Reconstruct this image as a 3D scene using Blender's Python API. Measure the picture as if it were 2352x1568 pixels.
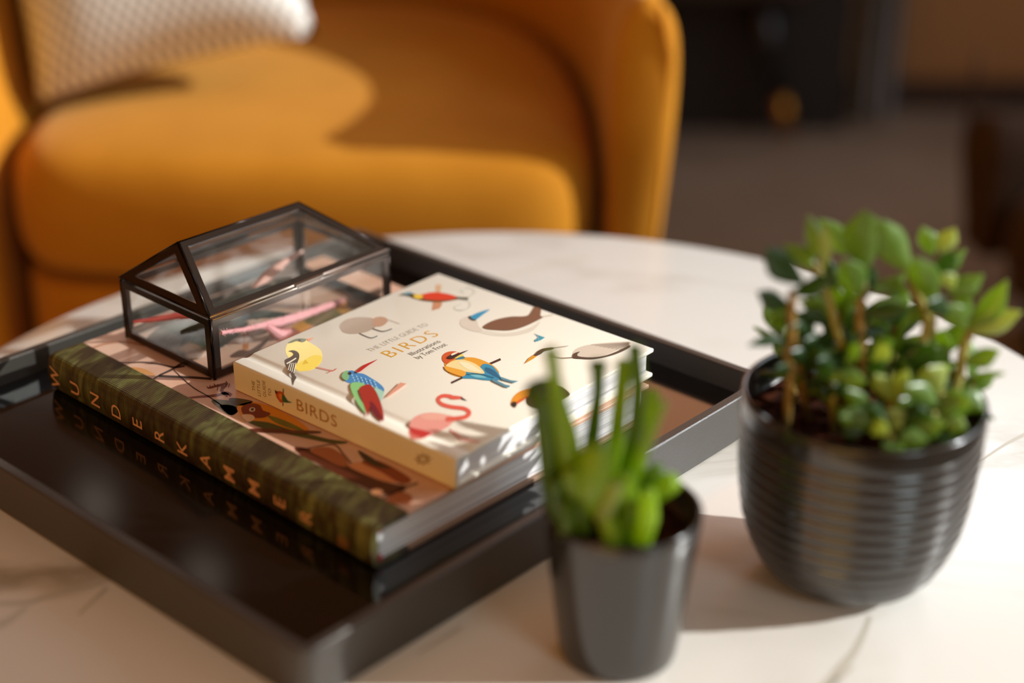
import bpy, bmesh, math, random
from mathutils import Vector, Matrix

for o in list(bpy.data.objects):
    bpy.data.objects.remove(o)
SC = bpy.context.scene
COL = SC.collection
R = math.radians
PI = math.pi
rng = random.Random(7)

# ------------------------------------------------------------------ camera
W, H, F = 2352.0, 1568.0, 3634.148
PITCH, ROLL, CH = 0.4416261, 0.0070916, 0.4716112
FW = Vector((0, math.cos(PITCH), -math.sin(PITCH)))
_r = Vector((1, 0, 0)); _u = Vector((0, math.sin(PITCH), math.cos(PITCH)))
RT = _r * math.cos(ROLL) + _u * math.sin(ROLL)
UP = -_r * math.sin(ROLL) + _u * math.cos(ROLL)
CO = Vector((0, 0, CH))
cam_data = bpy.data.cameras.new('camera')
cam = bpy.data.objects.new('camera', cam_data)
COL.objects.link(cam)
cam.matrix_world = Matrix(((RT.x, UP.x, -FW.x, CO.x), (RT.y, UP.y, -FW.y, CO.y), (RT.z, UP.z, -FW.z, CO.z), (0, 0, 0, 1)))
cam_data.sensor_width = 36.0
cam_data.lens = F / W * 36.0
cam_data.clip_start = 0.02
cam_data.dof.use_dof = True
cam_data.dof.focus_distance = 0.943
cam_data.dof.aperture_fstop = 1.95
SC.camera = cam

# ------------------------------------------------------------------ light
SUN_AZ, SUN_EL = R(-2.0), R(25.5)
SUN_DIR = Vector((math.cos(SUN_AZ) * math.cos(SUN_EL), math.sin(SUN_AZ) * math.cos(SUN_EL), math.sin(SUN_EL)))
wd = bpy.data.worlds.new('world'); SC.world = wd; wd.use_nodes = True
wb = wd.node_tree.nodes['Background']
wb.inputs[0].default_value = (0.74, 0.86, 1.0, 1); wb.inputs[1].default_value = 5.0
sd = bpy.data.lights.new('sun', 'SUN'); sd.energy = 4.75; sd.angle = R(0.6); sd.color = (1.0, 1.0, 0.96)
sun = bpy.data.objects.new('sun', sd); COL.objects.link(sun)
sun.rotation_euler = SUN_DIR.to_track_quat('Z', 'Y').to_euler()
sun.location = (3, 0.8, 3)
pl = bpy.data.lights.new('window_portal', 'AREA'); pl.shape = 'RECTANGLE'
WIN = dict(x=2.4, y0=0.25, y1=2.2, z0=0.8, z1=2.1)
pl.size = WIN['y1'] - WIN['y0']; pl.size_y = WIN['z1'] - WIN['z0']; pl.cycles.is_portal = True
po = bpy.data.objects.new('window_portal', pl); COL.objects.link(po)
po.matrix_world = Matrix.Translation((WIN['x'] + 0.02, (WIN['y0'] + WIN['y1']) / 2, (WIN['z0'] + WIN['z1']) / 2)) @ Matrix(((0, 0, 1, 0), (1, 0, 0, 0), (0, 1, 0, 0), (0, 0, 0, 1)))
def room_light(name, loc, target, sx, sy, watts, col):
    l = bpy.data.lights.new(name, 'AREA'); l.shape = 'RECTANGLE'; l.size = sx; l.size_y = sy; l.energy = watts; l.color = col
    o = bpy.data.objects.new(name, l); COL.objects.link(o); o.location = loc
    o.rotation_euler = (Vector(loc) - Vector(target)).to_track_quat('Z', 'Y').to_euler()
    return o
# fills added on the near side, then warm lamp and windows at the back
room_light('warm_left_fill', (-2.2, -0.9, 1.0), (0, 0.8, 0), 1.8, 1.4, 13, (1.0, 0.42, 0.11))  # added fill, stands in for warm bounce from the room
room_light('warm_front_fill', (-0.7, -1.62, 0.30), (-0.2, 1.4, 0.0), 1.6, 0.7, 15, (1.0, 0.58, 0.14))  # unseen low fill that brightens the chair front
room_light('cool_front_fill', (1.7, -1.55, 1.2), (0.1, 0.8, 0.0), 1.0, 1.2, 19, (0.78, 0.96, 1.0))  # cool fill added to lift the shaded pages and tabletop
room_light('warm_back_lamp', (0.40, 2.84, 1.16), (0.40, 0.8, 1.16), 0.78, 0.72, 3.0, (1.0, 0.44, 0.22))
room_light('cool_back_window', (1.20, 2.84, 1.15), (1.20, 0.8, 1.15), 0.7, 0.8, 7.0, (0.84, 0.92, 1.0))
room_light('pale_back_window', (-0.86, 2.84, 0.86), (-0.86, 0.8, 0.86), 0.5, 0.13, 0.7, (1.0, 0.92, 0.84))
SC.view_settings.view_transform = 'Standard'
SC.view_settings.look = 'None'
SC.view_settings.gamma = 1.0
SC.view_settings.use_curve_mapping = False
SC.view_settings.exposure = 0.0
SC.cycles.max_bounces = 10
SC.cycles.diffuse_bounces = 5
SC.cycles.glossy_bounces = 5
SC.cycles.transparent_max_bounces = 24
SC.cycles.sample_clamp_indirect = 6.0

# ------------------------------------------------------------------ helpers
def lin(c):
    f = lambda v: v / 12.92 if v <= 0.04045 else ((v + 0.055) / 1.055) ** 2.4
    return (f(c[0] / 255), f(c[1] / 255), f(c[2] / 255), 1)

def ray(px, py):
    return FW + RT * ((px - W / 2) / F) + UP * ((H / 2 - py) / F)

def at_z(px, py, z):
    d = ray(px, py)
    return CO + d * ((z - CO.z) / d.z)

def at_y(px, py, y):
    d = ray(px, py)
    return CO + d * (y / d.y)

def on_plane(px, py, p0, nv):
    d = ray(px, py)
    return CO + d * (((p0 - CO).dot(nv)) / d.dot(nv))

_mats = {}
def mat(name, col=None, rough=0.5, metal=0.0, spec=0.5, **kw):
    if name in _mats:
        return _mats[name]
    m = bpy.data.materials.new(name); m.use_nodes = True
    b = m.node_tree.nodes['Principled BSDF']
    if col is not None:
        b.inputs['Base Color'].default_value = lin(col)
    b.inputs['Roughness'].default_value = rough
    b.inputs['Metallic'].default_value = metal
    b.inputs['Specular IOR Level'].default_value = spec
    for k, v in kw.items():
        b.inputs[k.replace('_', ' ')].default_value = v
    _mats[name] = m
    return m

def nodes(m):
    nt = m.node_tree
    return nt, nt.nodes, nt.links, nt.nodes['Principled BSDF']

def ramp(nt, stops):
    r = nt.nodes.new('ShaderNodeValToRGB')
    el = r.color_ramp.elements
    while len(el) > 1:
        el.remove(el[-1])
    el[0].position, el[0].color = stops[0]
    for p, c in stops[1:]:
        e = el.new(p); e.color = c
    return r

def obj(name, verts, faces, m, parent=None, smooth=False, loc=None, uvs=None):
    """one mesh object; verts are world points, stored relative to the parent's place"""
    base = parent
    off = Vector((0, 0, 0))
    p = parent
    while p is not None:
        off += p.location; p = p.parent
    if parent is None and loc is not None:
        off = Vector(loc)
    me = bpy.data.meshes.new(name)
    me.from_pydata([tuple(Vector(v) - off) for v in verts], [], faces)
    me.update()
    bm = bmesh.new(); bm.from_mesh(me)
    bmesh.ops.recalc_face_normals(bm, faces=bm.faces)
    bm.to_mesh(me); bm.free()
    if m is not None:
        me.materials.append(m)
    if smooth:
        for f in me.polygons:
            f.use_smooth = True
    o = bpy.data.objects.new(name, me); COL.objects.link(o)
    if parent is not None:
        o.parent = parent
    elif loc is not None:
        o.location = loc
    return o

def bevel(o, w, seg=2, ang=30):
    md = o.modifiers.new('bevel', 'BEVEL'); md.width = w; md.segments = seg
    md.limit_method = 'ANGLE'; md.angle_limit = R(ang)
    for f in o.data.polygons:
        f.use_smooth = True
    md.harden_normals = True
    return o

def subsurf(o, n=2):
    md = o.modifiers.new('sub', 'SUBSURF'); md.levels = n; md.render_levels = n
    for f in o.data.polygons:
        f.use_smooth = True
    return o

def tag(o, label=None, cat=None, group=None, kind=None):
    if label: o['label'] = label
    if cat: o['category'] = cat
    if group: o['group'] = group
    if kind: o['kind'] = kind
    return o

def empty(name, loc, label, cat, group=None):
    o = bpy.data.objects.new(name, None); COL.objects.link(o)
    o.location = loc; o.empty_display_size = 0.02
    return tag(o, label, cat, group)

class Frame:
    def __init__(s, x, y, a, z=0):
        s.o = Vector((x, y, z)); s.e = Vector((math.cos(a), math.sin(a), 0)); s.n = Vector((-math.sin(a), math.cos(a), 0))
    def __call__(s, a, b, z):
        return Vector((s.o.x, s.o.y, 0)) + s.e * a + s.n * b + Vector((0, 0, z))

WORLD = Frame(0, 0, 0)
def box(fr, a0, a1, b0, b1, z0, z1):
    v = [fr(a, b, z) for z in (z0, z1) for a, b in ((a0, b0), (a1, b0), (a1, b1), (a0, b1))]
    f = [(0, 3, 2, 1), (4, 5, 6, 7), (0, 1, 5, 4), (1, 2, 6, 5), (2, 3, 7, 6), (3, 0, 4, 7)]
    return v, f

def join(*parts):
    V, Fc = [], []
    for v, f in parts:
        k = len(V); V += list(v); Fc += [tuple(i + k for i in q) for q in f]
    return V, Fc

def lathe(cx, cy, prof, n=64, close=False):
    V, Fc = [], []
    for (r, z) in prof:
        for i in range(n):
            t = 2 * PI * i / n
            V.append(Vector((cx + r * math.cos(t), cy + r * math.sin(t), z)))
    m = len(prof)
    for j in range(m - 1):
        for i in range(n):
            k = (i + 1) % n
            Fc.append((j * n + i, j * n + k, (j + 1) * n + k, (j + 1) * n + i))
    if prof[0][0] > 1e-6: Fc.append(tuple(range(n)))
    if prof[-1][0] > 1e-6: Fc.append(tuple((m - 1) * n + i for i in range(n)))
    return V, Fc

def tube(pts, rad, n=8):
    """closed tube along points, rad number or list"""
    pts = [Vector(p) for p in pts]
    if not isinstance(rad, (list, tuple)): rad = [rad] * len(pts)
    V, Fc = [], []
    up = Vector((0, 0, 1))
    prev = None
    for i, p in enumerate(pts):
        d = (pts[min(i + 1, len(pts) - 1)] - pts[max(i - 1, 0)]).normalized()
        if prev is None:
            a = d.cross(up)
            if a.length < 1e-3: a = d.cross(Vector((1, 0, 0)))
        else:
            a = prev - d * prev.dot(d)
        a.normalize(); prev = a; b = d.cross(a)
        for k in range(n):
            t = 2 * PI * k / n
            V.append(p + (a * math.cos(t) + b * math.sin(t)) * rad[i])
    for i in range(len(pts) - 1):
        for k in range(n):
            l = (k + 1) % n
            Fc.append((i * n + k, i * n + l, (i + 1) * n + l, (i + 1) * n + k))
    Fc.append(tuple(range(n))); Fc.append(tuple((len(pts) - 1) * n + k for k in range(n)))
    return V, Fc

def smooth_path(pts, closed=True, sub=5):
    out = []; n = len(pts)
    rg = range(n) if closed else range(n - 1)
    for i in rg:
        if closed:
            p0, p1, p2, p3 = pts[(i - 1) % n], pts[i], pts[(i + 1) % n], pts[(i + 2) % n]
        else:
            p0, p1, p2, p3 = pts[max(i - 1, 0)], pts[i], pts[i + 1], pts[min(i + 2, n - 1)]
        for s in range(sub):
            t = s / sub
            out.append(tuple(0.5 * ((2 * p1[k]) + (-p0[k] + p2[k]) * t + (2 * p0[k] - 5 * p1[k] + 4 * p2[k] - p3[k]) * t * t + (-p0[k] + 3 * p1[k] - 3 * p2[k] + p3[k]) * t ** 3) for k in range(2)))
    if not closed: out.append(tuple(pts[-1][:2]))
    return out

# ------------------------------------------------------------------ materials
def fabric(name, c1, c2, scale=60, rough=0.9, sheen=0.6, sheen_col=None, bump=0.15):
    m = mat(name, c1, rough, 0, 0.2)
    nt, N, L, b = nodes(m)
    tc = N.new('ShaderNodeTexCoord'); nz = N.new('ShaderNodeTexNoise'); nz.inputs['Scale'].default_value = scale
    nz.inputs['Detail'].default_value = 4
    L.new(tc.outputs['Object'], nz.inputs['Vector'])
    r = ramp(nt, [(0.3, lin(c1)), (0.7, lin(c2))]); L.new(nz.outputs['Fac'], r.inputs['Fac'])
    L.new(r.outputs['Color'], b.inputs['Base Color'])
    b.inputs['Sheen Weight'].default_value = sheen
    b.inputs['Sheen Roughness'].default_value = 0.4
    if sheen_col: b.inputs['Sheen Tint'].default_value = lin(sheen_col)
    bp = N.new('ShaderNodeBump'); bp.inputs['Strength'].default_value = bump; bp.inputs['Distance'].default_value = 0.002
    L.new(nz.outputs['Fac'], bp.inputs['Height']); L.new(bp.outputs['Normal'], b.inputs['Normal'])
    return m

M_VELVET = fabric('ochre_velvet', (186, 120, 20), (196, 130, 28), 14, 0.85, 0.28, (255, 225, 160), 0.1)
M_DARKVELVET = fabric('dark_brown_fabric', (52, 34, 20), (60, 40, 24), 30, 0.8, 0.25, (200, 180, 160), 0.1)
M_BLACKLEG = mat('black_lacquer', (22, 18, 16), 0.35)
M_BRASS = mat('aged_brass', (176, 122, 48), 0.35, 1.0)

def wood_floor():
    m = mat('brown_floor_stone', (96, 72, 54), 0.45)
    nt, N, L, b = nodes(m)
    tc = N.new('ShaderNodeTexCoord'); nz = N.new('ShaderNodeTexNoise'); nz.inputs['Scale'].default_value = 2.5; nz.inputs['Detail'].default_value = 6
    L.new(tc.outputs['Object'], nz.inputs['Vector'])
    r = ramp(nt, [(0.3, lin((112, 98, 84))), (0.7, lin((142, 126, 110)))]); L.new(nz.outputs['Fac'], r.inputs['Fac'])
    L.new(r.outputs['Color'], b.inputs['Base Color'])
    return m
M_FLOOR = wood_floor()

def plaster(name, c):
    m = mat(name, c, 0.9, 0, 0.2)
    nt, N, L, b = nodes(m)
    tc = N.new('ShaderNodeTexCoord'); nz = N.new('ShaderNodeTexNoise'); nz.inputs['Scale'].default_value = 40
    L.new(tc.outputs['Object'], nz.inputs['Vector'])
    bp = N.new('ShaderNodeBump'); bp.inputs['Strength'].default_value = 0.1; bp.inputs['Distance'].default_value = 0.002
    L.new(nz.outputs['Fac'], bp.inputs['Height']); L.new(bp.outputs['Normal'], b.inputs['Normal'])
    return m
M_WALLW = plaster('warm_brown_plaster', (176, 112, 62))
M_WALLB = plaster('brown_panel_paint', (148, 106, 66))
M_CEIL = plaster('cream_plaster', (214, 188, 156))

def marble():
    m = mat('white_marble', (226, 220, 208), 0.22, 0, 0.5)
    nt, N, L, b = nodes(m)
    tc = N.new('ShaderNodeTexCoord')
    mp = N.new('ShaderNodeMapping'); mp.inputs['Rotation'].default_value = (0, 0, R(38)); mp.inputs['Scale'].default_value = (1.0, 2.6, 1)
    L.new(tc.outputs['Object'], mp.inputs['Vector'])
    n1 = N.new('ShaderNodeTexNoise'); n1.inputs['Scale'].default_value = 2.2; n1.inputs['Detail'].default_value = 7; n1.inputs['Distortion'].default_value = 0.9
    L.new(mp.outputs['Vector'], n1.inputs['Vector'])
    # thin ridges where the noise crosses the middle
    s = N.new('ShaderNodeMath'); s.operation = 'SUBTRACT'; s.inputs[1].default_value = 0.5; L.new(n1.outputs['Fac'], s.inputs[0])
    a = N.new('ShaderNodeMath'); a.operation = 'ABSOLUTE'; L.new(s.outputs[0], a.inputs[0])
    r1 = ramp(nt, [(0.0, (1, 1, 1, 1)), (0.012, (0.75, 0.75, 0.75, 1)), (0.05, (0, 0, 0, 1))]); L.new(a.outputs[0], r1.inputs['Fac'])
    n2 = N.new('ShaderNodeTexNoise'); n2.inputs['Scale'].default_value = 3.1; n2.inputs['Detail'].default_value = 3
    L.new(tc.outputs['Object'], n2.inputs['Vector'])
    r2 = ramp(nt, [(0.42, (0, 0, 0, 1)), (0.62, (1, 1, 1, 1))]); L.new(n2.outputs['Fac'], r2.inputs['Fac'])
    mu = N.new('ShaderNodeMath'); mu.operation = 'MULTIPLY'; L.new(r1.outputs['Color'], mu.inputs[0]); L.new(r2.outputs['Color'], mu.inputs[1])
    mx = N.new('ShaderNodeMix'); mx.data_type = 'RGBA'
    mx.inputs[6].default_value = lin((232, 229, 222)); mx.inputs[7].default_value = lin((176, 166, 148))
    L.new(mu.outputs[0], mx.inputs[0]); L.new(mx.outputs[2], b.inputs['Base Color'])
    return m
M_MARBLE = marble()

def tray_mat():
    m = mat('dark_powder_coated_metal', (130, 120, 104), 0.44, 0.08, 1.0)
    nt, N, L, b = nodes(m)
    b.inputs['Base Color'].default_value = (0.042, 0.036, 0.03, 1)
    tc = N.new('ShaderNodeTexCoord'); nz = N.new('ShaderNodeTexNoise'); nz.inputs['Scale'].default_value = 1800; nz.inputs['Detail'].default_value = 1
    L.new(tc.outputs['Object'], nz.inputs['Vector'])
    bp = N.new('ShaderNodeBump'); bp.inputs['Strength'].default_value = 0.5; bp.inputs['Distance'].default_value = 0.0003
    L.new(nz.outputs['Fac'], bp.inputs['Height']); L.new(bp.outputs['Normal'], b.inputs['Normal'])
    return m
M_TRAY = tray_mat()
M_TRAYFLOOR = mat('glossy_black_tray_floor', (10, 8, 7), 0.10, 0, 0.95)

def pages(name, col, dark, freq):
    m = mat(name, col, 0.8, 0, 0.2)
    nt, N, L, b = nodes(m)
    tc = N.new('ShaderNodeTexCoord'); sp = N.new('ShaderNodeSeparateXYZ'); L.new(tc.outputs['Object'], sp.inputs[0])
    cb = N.new('ShaderNodeCombineXYZ'); mu = N.new('ShaderNodeMath'); mu.operation = 'MULTIPLY'; mu.inputs[1].default_value = freq
    L.new(sp.outputs['Z'], mu.inputs[0]); L.new(mu.outputs[0], cb.inputs['Z'])
    m2 = N.new('ShaderNodeMath'); m2.operation = 'MULTIPLY'; m2.inputs[1].default_value = 3.0
    L.new(sp.outputs['X'], m2.inputs[0]); L.new(m2.outputs[0], cb.inputs['X'])
    nz = N.new('ShaderNodeTexNoise'); nz.inputs['Scale'].default_value = 1.0; nz.inputs['Detail'].default_value = 3
    L.new(cb.outputs[0], nz.inputs['Vector'])
    r = ramp(nt, [(0.36, lin(dark)), (0.5, lin(col)), (1, lin(col))]); L.new(nz.outputs['Fac'], r.inputs['Fac'])
    L.new(r.outputs['Color'], b.inputs['Base Color'])
    bp = N.new('ShaderNodeBump'); bp.inputs['Strength'].default_value = 0.4; bp.inputs['Distance'].default_value = 0.0004
    L.new(nz.outputs['Fac'], bp.inputs['Height']); L.new(bp.outputs['Normal'], b.inputs['Normal'])
    return m
M_PAGES = pages('white_page_edges', (232, 230, 230), (186, 184, 186), 1500)

def glass_thin():
    m = bpy.data.materials.new('clear_glass'); m.use_nodes = True
    nt = m.node_tree; N = nt.nodes; L = nt.links
    N.remove(N['Principled BSDF'])
    out = N['Material Output']
    tr = N.new('ShaderNodeBsdfTransparent'); tr.inputs[0].default_value = (0.985, 0.992, 0.988, 1)
    gl = N.new('ShaderNodeBsdfGlossy'); gl.inputs['Roughness'].default_value = 0.02
    fr = N.new('ShaderNodeLayerWeight'); fr.inputs['Blend'].default_value = 0.5
    pw = N.new('ShaderNodeMath'); pw.operation = 'POWER'; pw.inputs[1].default_value = 5.0
    mu = N.new('ShaderNodeMath'); mu.operation = 'MULTIPLY_ADD'; mu.inputs[1].default_value = 0.9; mu.inputs[2].default_value = 0.035
    L.new(fr.outputs['Facing'], pw.inputs[0]); L.new(pw.outputs[0], mu.inputs[0])
    mx = N.new('ShaderNodeMixShader'); L.new(mu.outputs[0], mx.inputs[0]); L.new(tr.outputs[0], mx.inputs[1]); L.new(gl.outputs[0], mx.inputs[2])
    # faint dust
    df = N.new('ShaderNodeBsdfDiffuse'); df.inputs[0].default_value = (0.8, 0.78, 0.72, 1)
    tc = N.new('ShaderNodeTexCoord'); nz = N.new('ShaderNodeTexNoise'); nz.inputs['Scale'].default_value = 60; nz.inputs['Detail'].default_value = 8
    L.new(tc.outputs['Object'], nz.inputs['Vector'])
    r = ramp(nt, [(0.5, (0.008, 0.008, 0.008, 1)), (0.8, (0.035, 0.035, 0.035, 1))]); L.new(nz.outputs['Fac'], r.inputs['Fac'])
    m2 = N.new('ShaderNodeMixShader'); L.new(r.outputs['Color'], m2.inputs[0]); L.new(mx.outputs[0], m2.inputs[1]); L.new(df.outputs[0], m2.inputs[2])
    L.new(m2.outputs[0], out.inputs['Surface'])
    return m
M_GLASS = glass_thin()
M_CAME = mat('gunmetal_came', (74, 66, 62), 0.28, 0.9)

def leaf_mat(name, c, c2, trans):
    m = bpy.data.materials.new(name); m.use_nodes = True
    nt = m.node_tree; N = nt.nodes; L = nt.links; b = N['Principled BSDF']; out = N['Material Output']
    tc = N.new('ShaderNodeTexCoord'); nz = N.new('ShaderNodeTexNoise'); nz.inputs['Scale'].default_value = 70; nz.inputs['Detail'].default_value = 2
    L.new(tc.outputs['Object'], nz.inputs['Vector'])
    r = ramp(nt, [(0.35, lin(c)), (0.7, lin(c2))]); L.new(nz.outputs['Fac'], r.inputs['Fac'])
    L.new(r.outputs['Color'], b.inputs['Base Color'])
    b.inputs['Roughness'].default_value = 0.3
    b.inputs['Specular IOR Level'].default_value = 0.9
    t = N.new('ShaderNodeBsdfTranslucent'); t.inputs[0].default_value = lin(trans)
    mx = N.new('ShaderNodeMixShader'); mx.inputs[0].default_value = 0.5
    L.new(b.outputs[0], mx.inputs[1]); L.new(t.outputs[0], mx.inputs[2]); L.new(mx.outputs[0], out.inputs['Surface'])
    return m
M_LEAF = leaf_mat('green_succulent_leaf', (92, 124, 62), (128, 156, 92), (200, 226, 70))
M_LEAFD = leaf_mat('deep_green_leaf', (52, 80, 46), (72, 98, 66), (130, 170, 40))
M_LEAFP = leaf_mat('pale_green_leaf', (168, 188, 104), (190, 204, 128), (226, 236, 130))
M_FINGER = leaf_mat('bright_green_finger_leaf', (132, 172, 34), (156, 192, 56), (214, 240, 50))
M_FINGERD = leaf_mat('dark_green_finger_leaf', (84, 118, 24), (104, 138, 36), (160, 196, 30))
M_STEM = mat('pale_stem', (158, 148, 70), 0.55)
M_STEMB = mat('brown_stem', (146, 116, 52), 0.6)
def soil_mat():
    m = mat('dark_red_soil', (70, 34, 18), 0.95, 0, 0.1)
    nt, N, L, b = nodes(m)
    tc = N.new('ShaderNodeTexCoord'); nz = N.new('ShaderNodeTexNoise'); nz.inputs['Scale'].default_value = 220; nz.inputs['Detail'].default_value = 5
    L.new(tc.outputs['Object'], nz.inputs['Vector'])
    r = ramp(nt, [(0.35, lin((26, 13, 8))), (0.62, lin((78, 38, 20)))]); L.new(nz.outputs['Fac'], r.inputs['Fac'])
    L.new(r.outputs['Color'], b.inputs['Base Color'])
    bp = N.new('ShaderNodeBump'); bp.inputs['Strength'].default_value = 1; bp.inputs['Distance'].default_value = 0.002
    L.new(nz.outputs['Fac'], bp.inputs['Height']); L.new(bp.outputs['Normal'], b.inputs['Normal'])
    return m
M_SOIL = soil_mat()
M_GLAZE = mat('dark_grey_gloss_glaze', (36, 33, 29), 0.2, 0, 0.8)
M_GLAZE.node_tree.nodes['Principled BSDF'].inputs['Coat Weight'].default_value = 0.25
M_GLAZE.node_tree.nodes['Principled BSDF'].inputs['Coat Roughness'].default_value = 0.08

# ------------------------------------------------------------------ room
FZ = -0.42
def struct(name, vf, m):
    return tag(obj(name, vf[0], vf[1], m), kind='structure')
X0, X1, Y0, Y1, CZ = -2.3, 2.4, -1.7, 2.95, 2.3
struct('floor', box(WORLD, X0, X1, Y0, Y1, FZ - 0.1, FZ), M_FLOOR)
struct('ceiling', box(WORLD, X0, X1, Y0, Y1, CZ, CZ + 0.1), M_CEIL)
struct('wall_back', box(WORLD, X0 - 0.1, X1 + 0.1, Y1, Y1 + 0.1, FZ - 0.1, CZ + 0.1), M_WALLB)
struct('wall_front', box(WORLD, X0 - 0.1, X1 + 0.1, Y0 - 0.1, Y0, FZ - 0.1, CZ + 0.1), M_WALLW)
struct('wall_left', box(WORLD, X0 - 0.1, X0, Y0, Y1, FZ - 0.1, CZ + 0.1), M_WALLW)
w = WIN
struct('wall_right', join(box(WORLD, X1, X1 + 0.1, Y0, Y1, FZ - 0.1, w['z0']), box(WORLD, X1, X1 + 0.1, Y0, Y1, w['z1'], CZ + 0.1),
       box(WORLD, X1, X1 + 0.1, Y0, w['y0'], w['z0'], w['z1']), box(WORLD, X1, X1 + 0.1, w['y1'], Y1, w['z0'], w['z1'])), M_WALLW)
struct('baseboard_back', box(WORLD, X0, X1, Y1 - 0.015, Y1, FZ, FZ + 0.06), mat('dark_skirting_paint', (58, 38, 24), 0.5))

# ------------------------------------------------------------------ table
TCX, TCY, TR = -0.0017, 0.8226, 0.3863
tbl = empty('coffee_table', (TCX, TCY, FZ), 'round white marble coffee table carrying the black tray and two plants', 'table')
prof = [(0.02, -0.016), (TR - 0.006, -0.016), (TR - 0.001, -0.013), (TR, -0.008), (TR, -0.003), (TR - 0.0008, -0.0008), (TR - 0.003, 0.0), (0.02, 0.0)]
obj('marble_top', *lathe(TCX, TCY, prof, 192), M_MARBLE, tbl, smooth=True)
md = tbl.children[0].modifiers.new('es', 'EDGE_SPLIT'); md.split_angle = R(50)
obj('pedestal', *lathe(TCX, TCY, [(0.05, FZ + 0.018), (0.032, FZ + 0.05), (0.03, -0.05), (0.11, -0.022), (0.11, -0.0165)], 48), M_BLACKLEG, tbl, smooth=True)
obj('foot_plate', *lathe(TCX, TCY, [(0.22, FZ), (0.22, FZ + 0.012), (0.21, FZ + 0.018), (0.02, FZ + 0.018)], 64), M_BLACKLEG, tbl)

# ------------------------------------------------------------------ tray
TF = Frame(-0.09389, 0.59437, 0.842139)
TW, TL, TH, TT, TFL = 0.38616, 0.37848, 0.03074, 0.0064, 0.0148
tray = empty('serving_tray', TF(TW / 2, TL / 2, 0), 'square black metal serving tray with raised rim under the books', 'tray')
def rrect(a0, a1, b0, b1, r, seg=6):
    out = []
    for cx, cy, s in ((a1 - r, b1 - r, 0), (a0 + r, b1 - r, 90), (a0 + r, b0 + r, 180), (a1 - r, b0 + r, 270)):
        for i in range(seg + 1):
            t = R(s + 90 * i / seg)
            out.append((cx + r * math.cos(t), cy + r * math.sin(t)))
    return out
def tray_rim():
    c = 0.0007
    rings = []
    def ring(inset, r, z): rings.append([TF(a, b, z) for a, b in rrect(inset, TW - inset, inset, TL - inset, r)])
    ring(0.001, 0.006, 0.0); ring(0, 0.007, 0.001); ring(0, 0.007, TH - c); ring(c, 0.0065, TH)
    ring(TT - c, 0.002, TH); ring(TT, 0.0015, TH - c); ring(TT, 0.0015, 0.0); 
    V = [p for r_ in rings for p in r_]; n = len(rings[0]); Fc = []
    m = len(rings)
    for j in range(m):
        for i in range(n):
            k = (i + 1) % n
            Fc.append((j * n + i, j * n + k, ((j + 1) % m) * n + k, ((j + 1) % m) * n + i))
    return V, Fc
o = obj('rim', *tray_rim(), M_TRAY, tray, smooth=True)
md = o.modifiers.new('es', 'EDGE_SPLIT'); md.split_angle = R(35)
obj('tray_floor', *box(TF, TT - 0.0003, TW - TT + 0.0003, TT - 0.0003, TL - TT + 0.0003, TFL - 0.003, TFL), M_TRAYFLOOR, tray)

# ------------------------------------------------------------------ books
BF = Frame(-0.07059, 0.68793, 0.827231)
BW, BL, BT, BH = 0.22726, 0.29864, 0.039417, 0.024617
BB = BT - BH
SF = Frame(-0.029725, 0.728307, 0.869843)
SW, SL, SH = 0.179656, 0.178, 0.019061
ST = BT + SH

def case_profile(w, z0, z1, th, r, groove_at, groove_w, groove_d, bulge=0.0):
    """outline in (a, z) of a hard cover wrapped round the spine; starts at the bottom fore edge"""
    p = []
    p += [(w, z0), (w, z0 + th), (th + 0.001, z0 + th), (th + 0.001, z1 - th), (w, z1 - th), (w, z1)]
    if groove_w:
        g0, g1 = groove_at + groove_w, groove_at
        for i in range(9):
            t = i / 8
            a = g0 + (g1 - g0) * t
            p.append((a, z1 - groove_d * math.sin(PI * t) ** 1.2))
    for i in range(7):
        t = R(90 + 15 * i); p.append((r + r * math.cos(t), z1 - r + r * math.sin(t)))
    if bulge:
        for i in range(1, 8):
            t = i / 8; p.append((-bulge * math.sin(PI * t), z1 - r + (z0 + r - z1 + r) * t))
    for i in range(7):
        t = R(180 + 15 * i); p.append((r + r * math.cos(t), z0 + r + r * math.sin(t)))
    return p
def extrude_profile(fr, prof, b0, b1):
    n = len(prof)
    V = [fr(a, b0, z) for a, z in prof] + [fr(a, b1, z) for a, z in prof]
    Fc = [tuple(range(n)), tuple(range(n, 2 * n))] + [(i, (i + 1) % n, n + (i + 1) % n, n + i) for i in range(n)]
    return V, Fc

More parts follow.
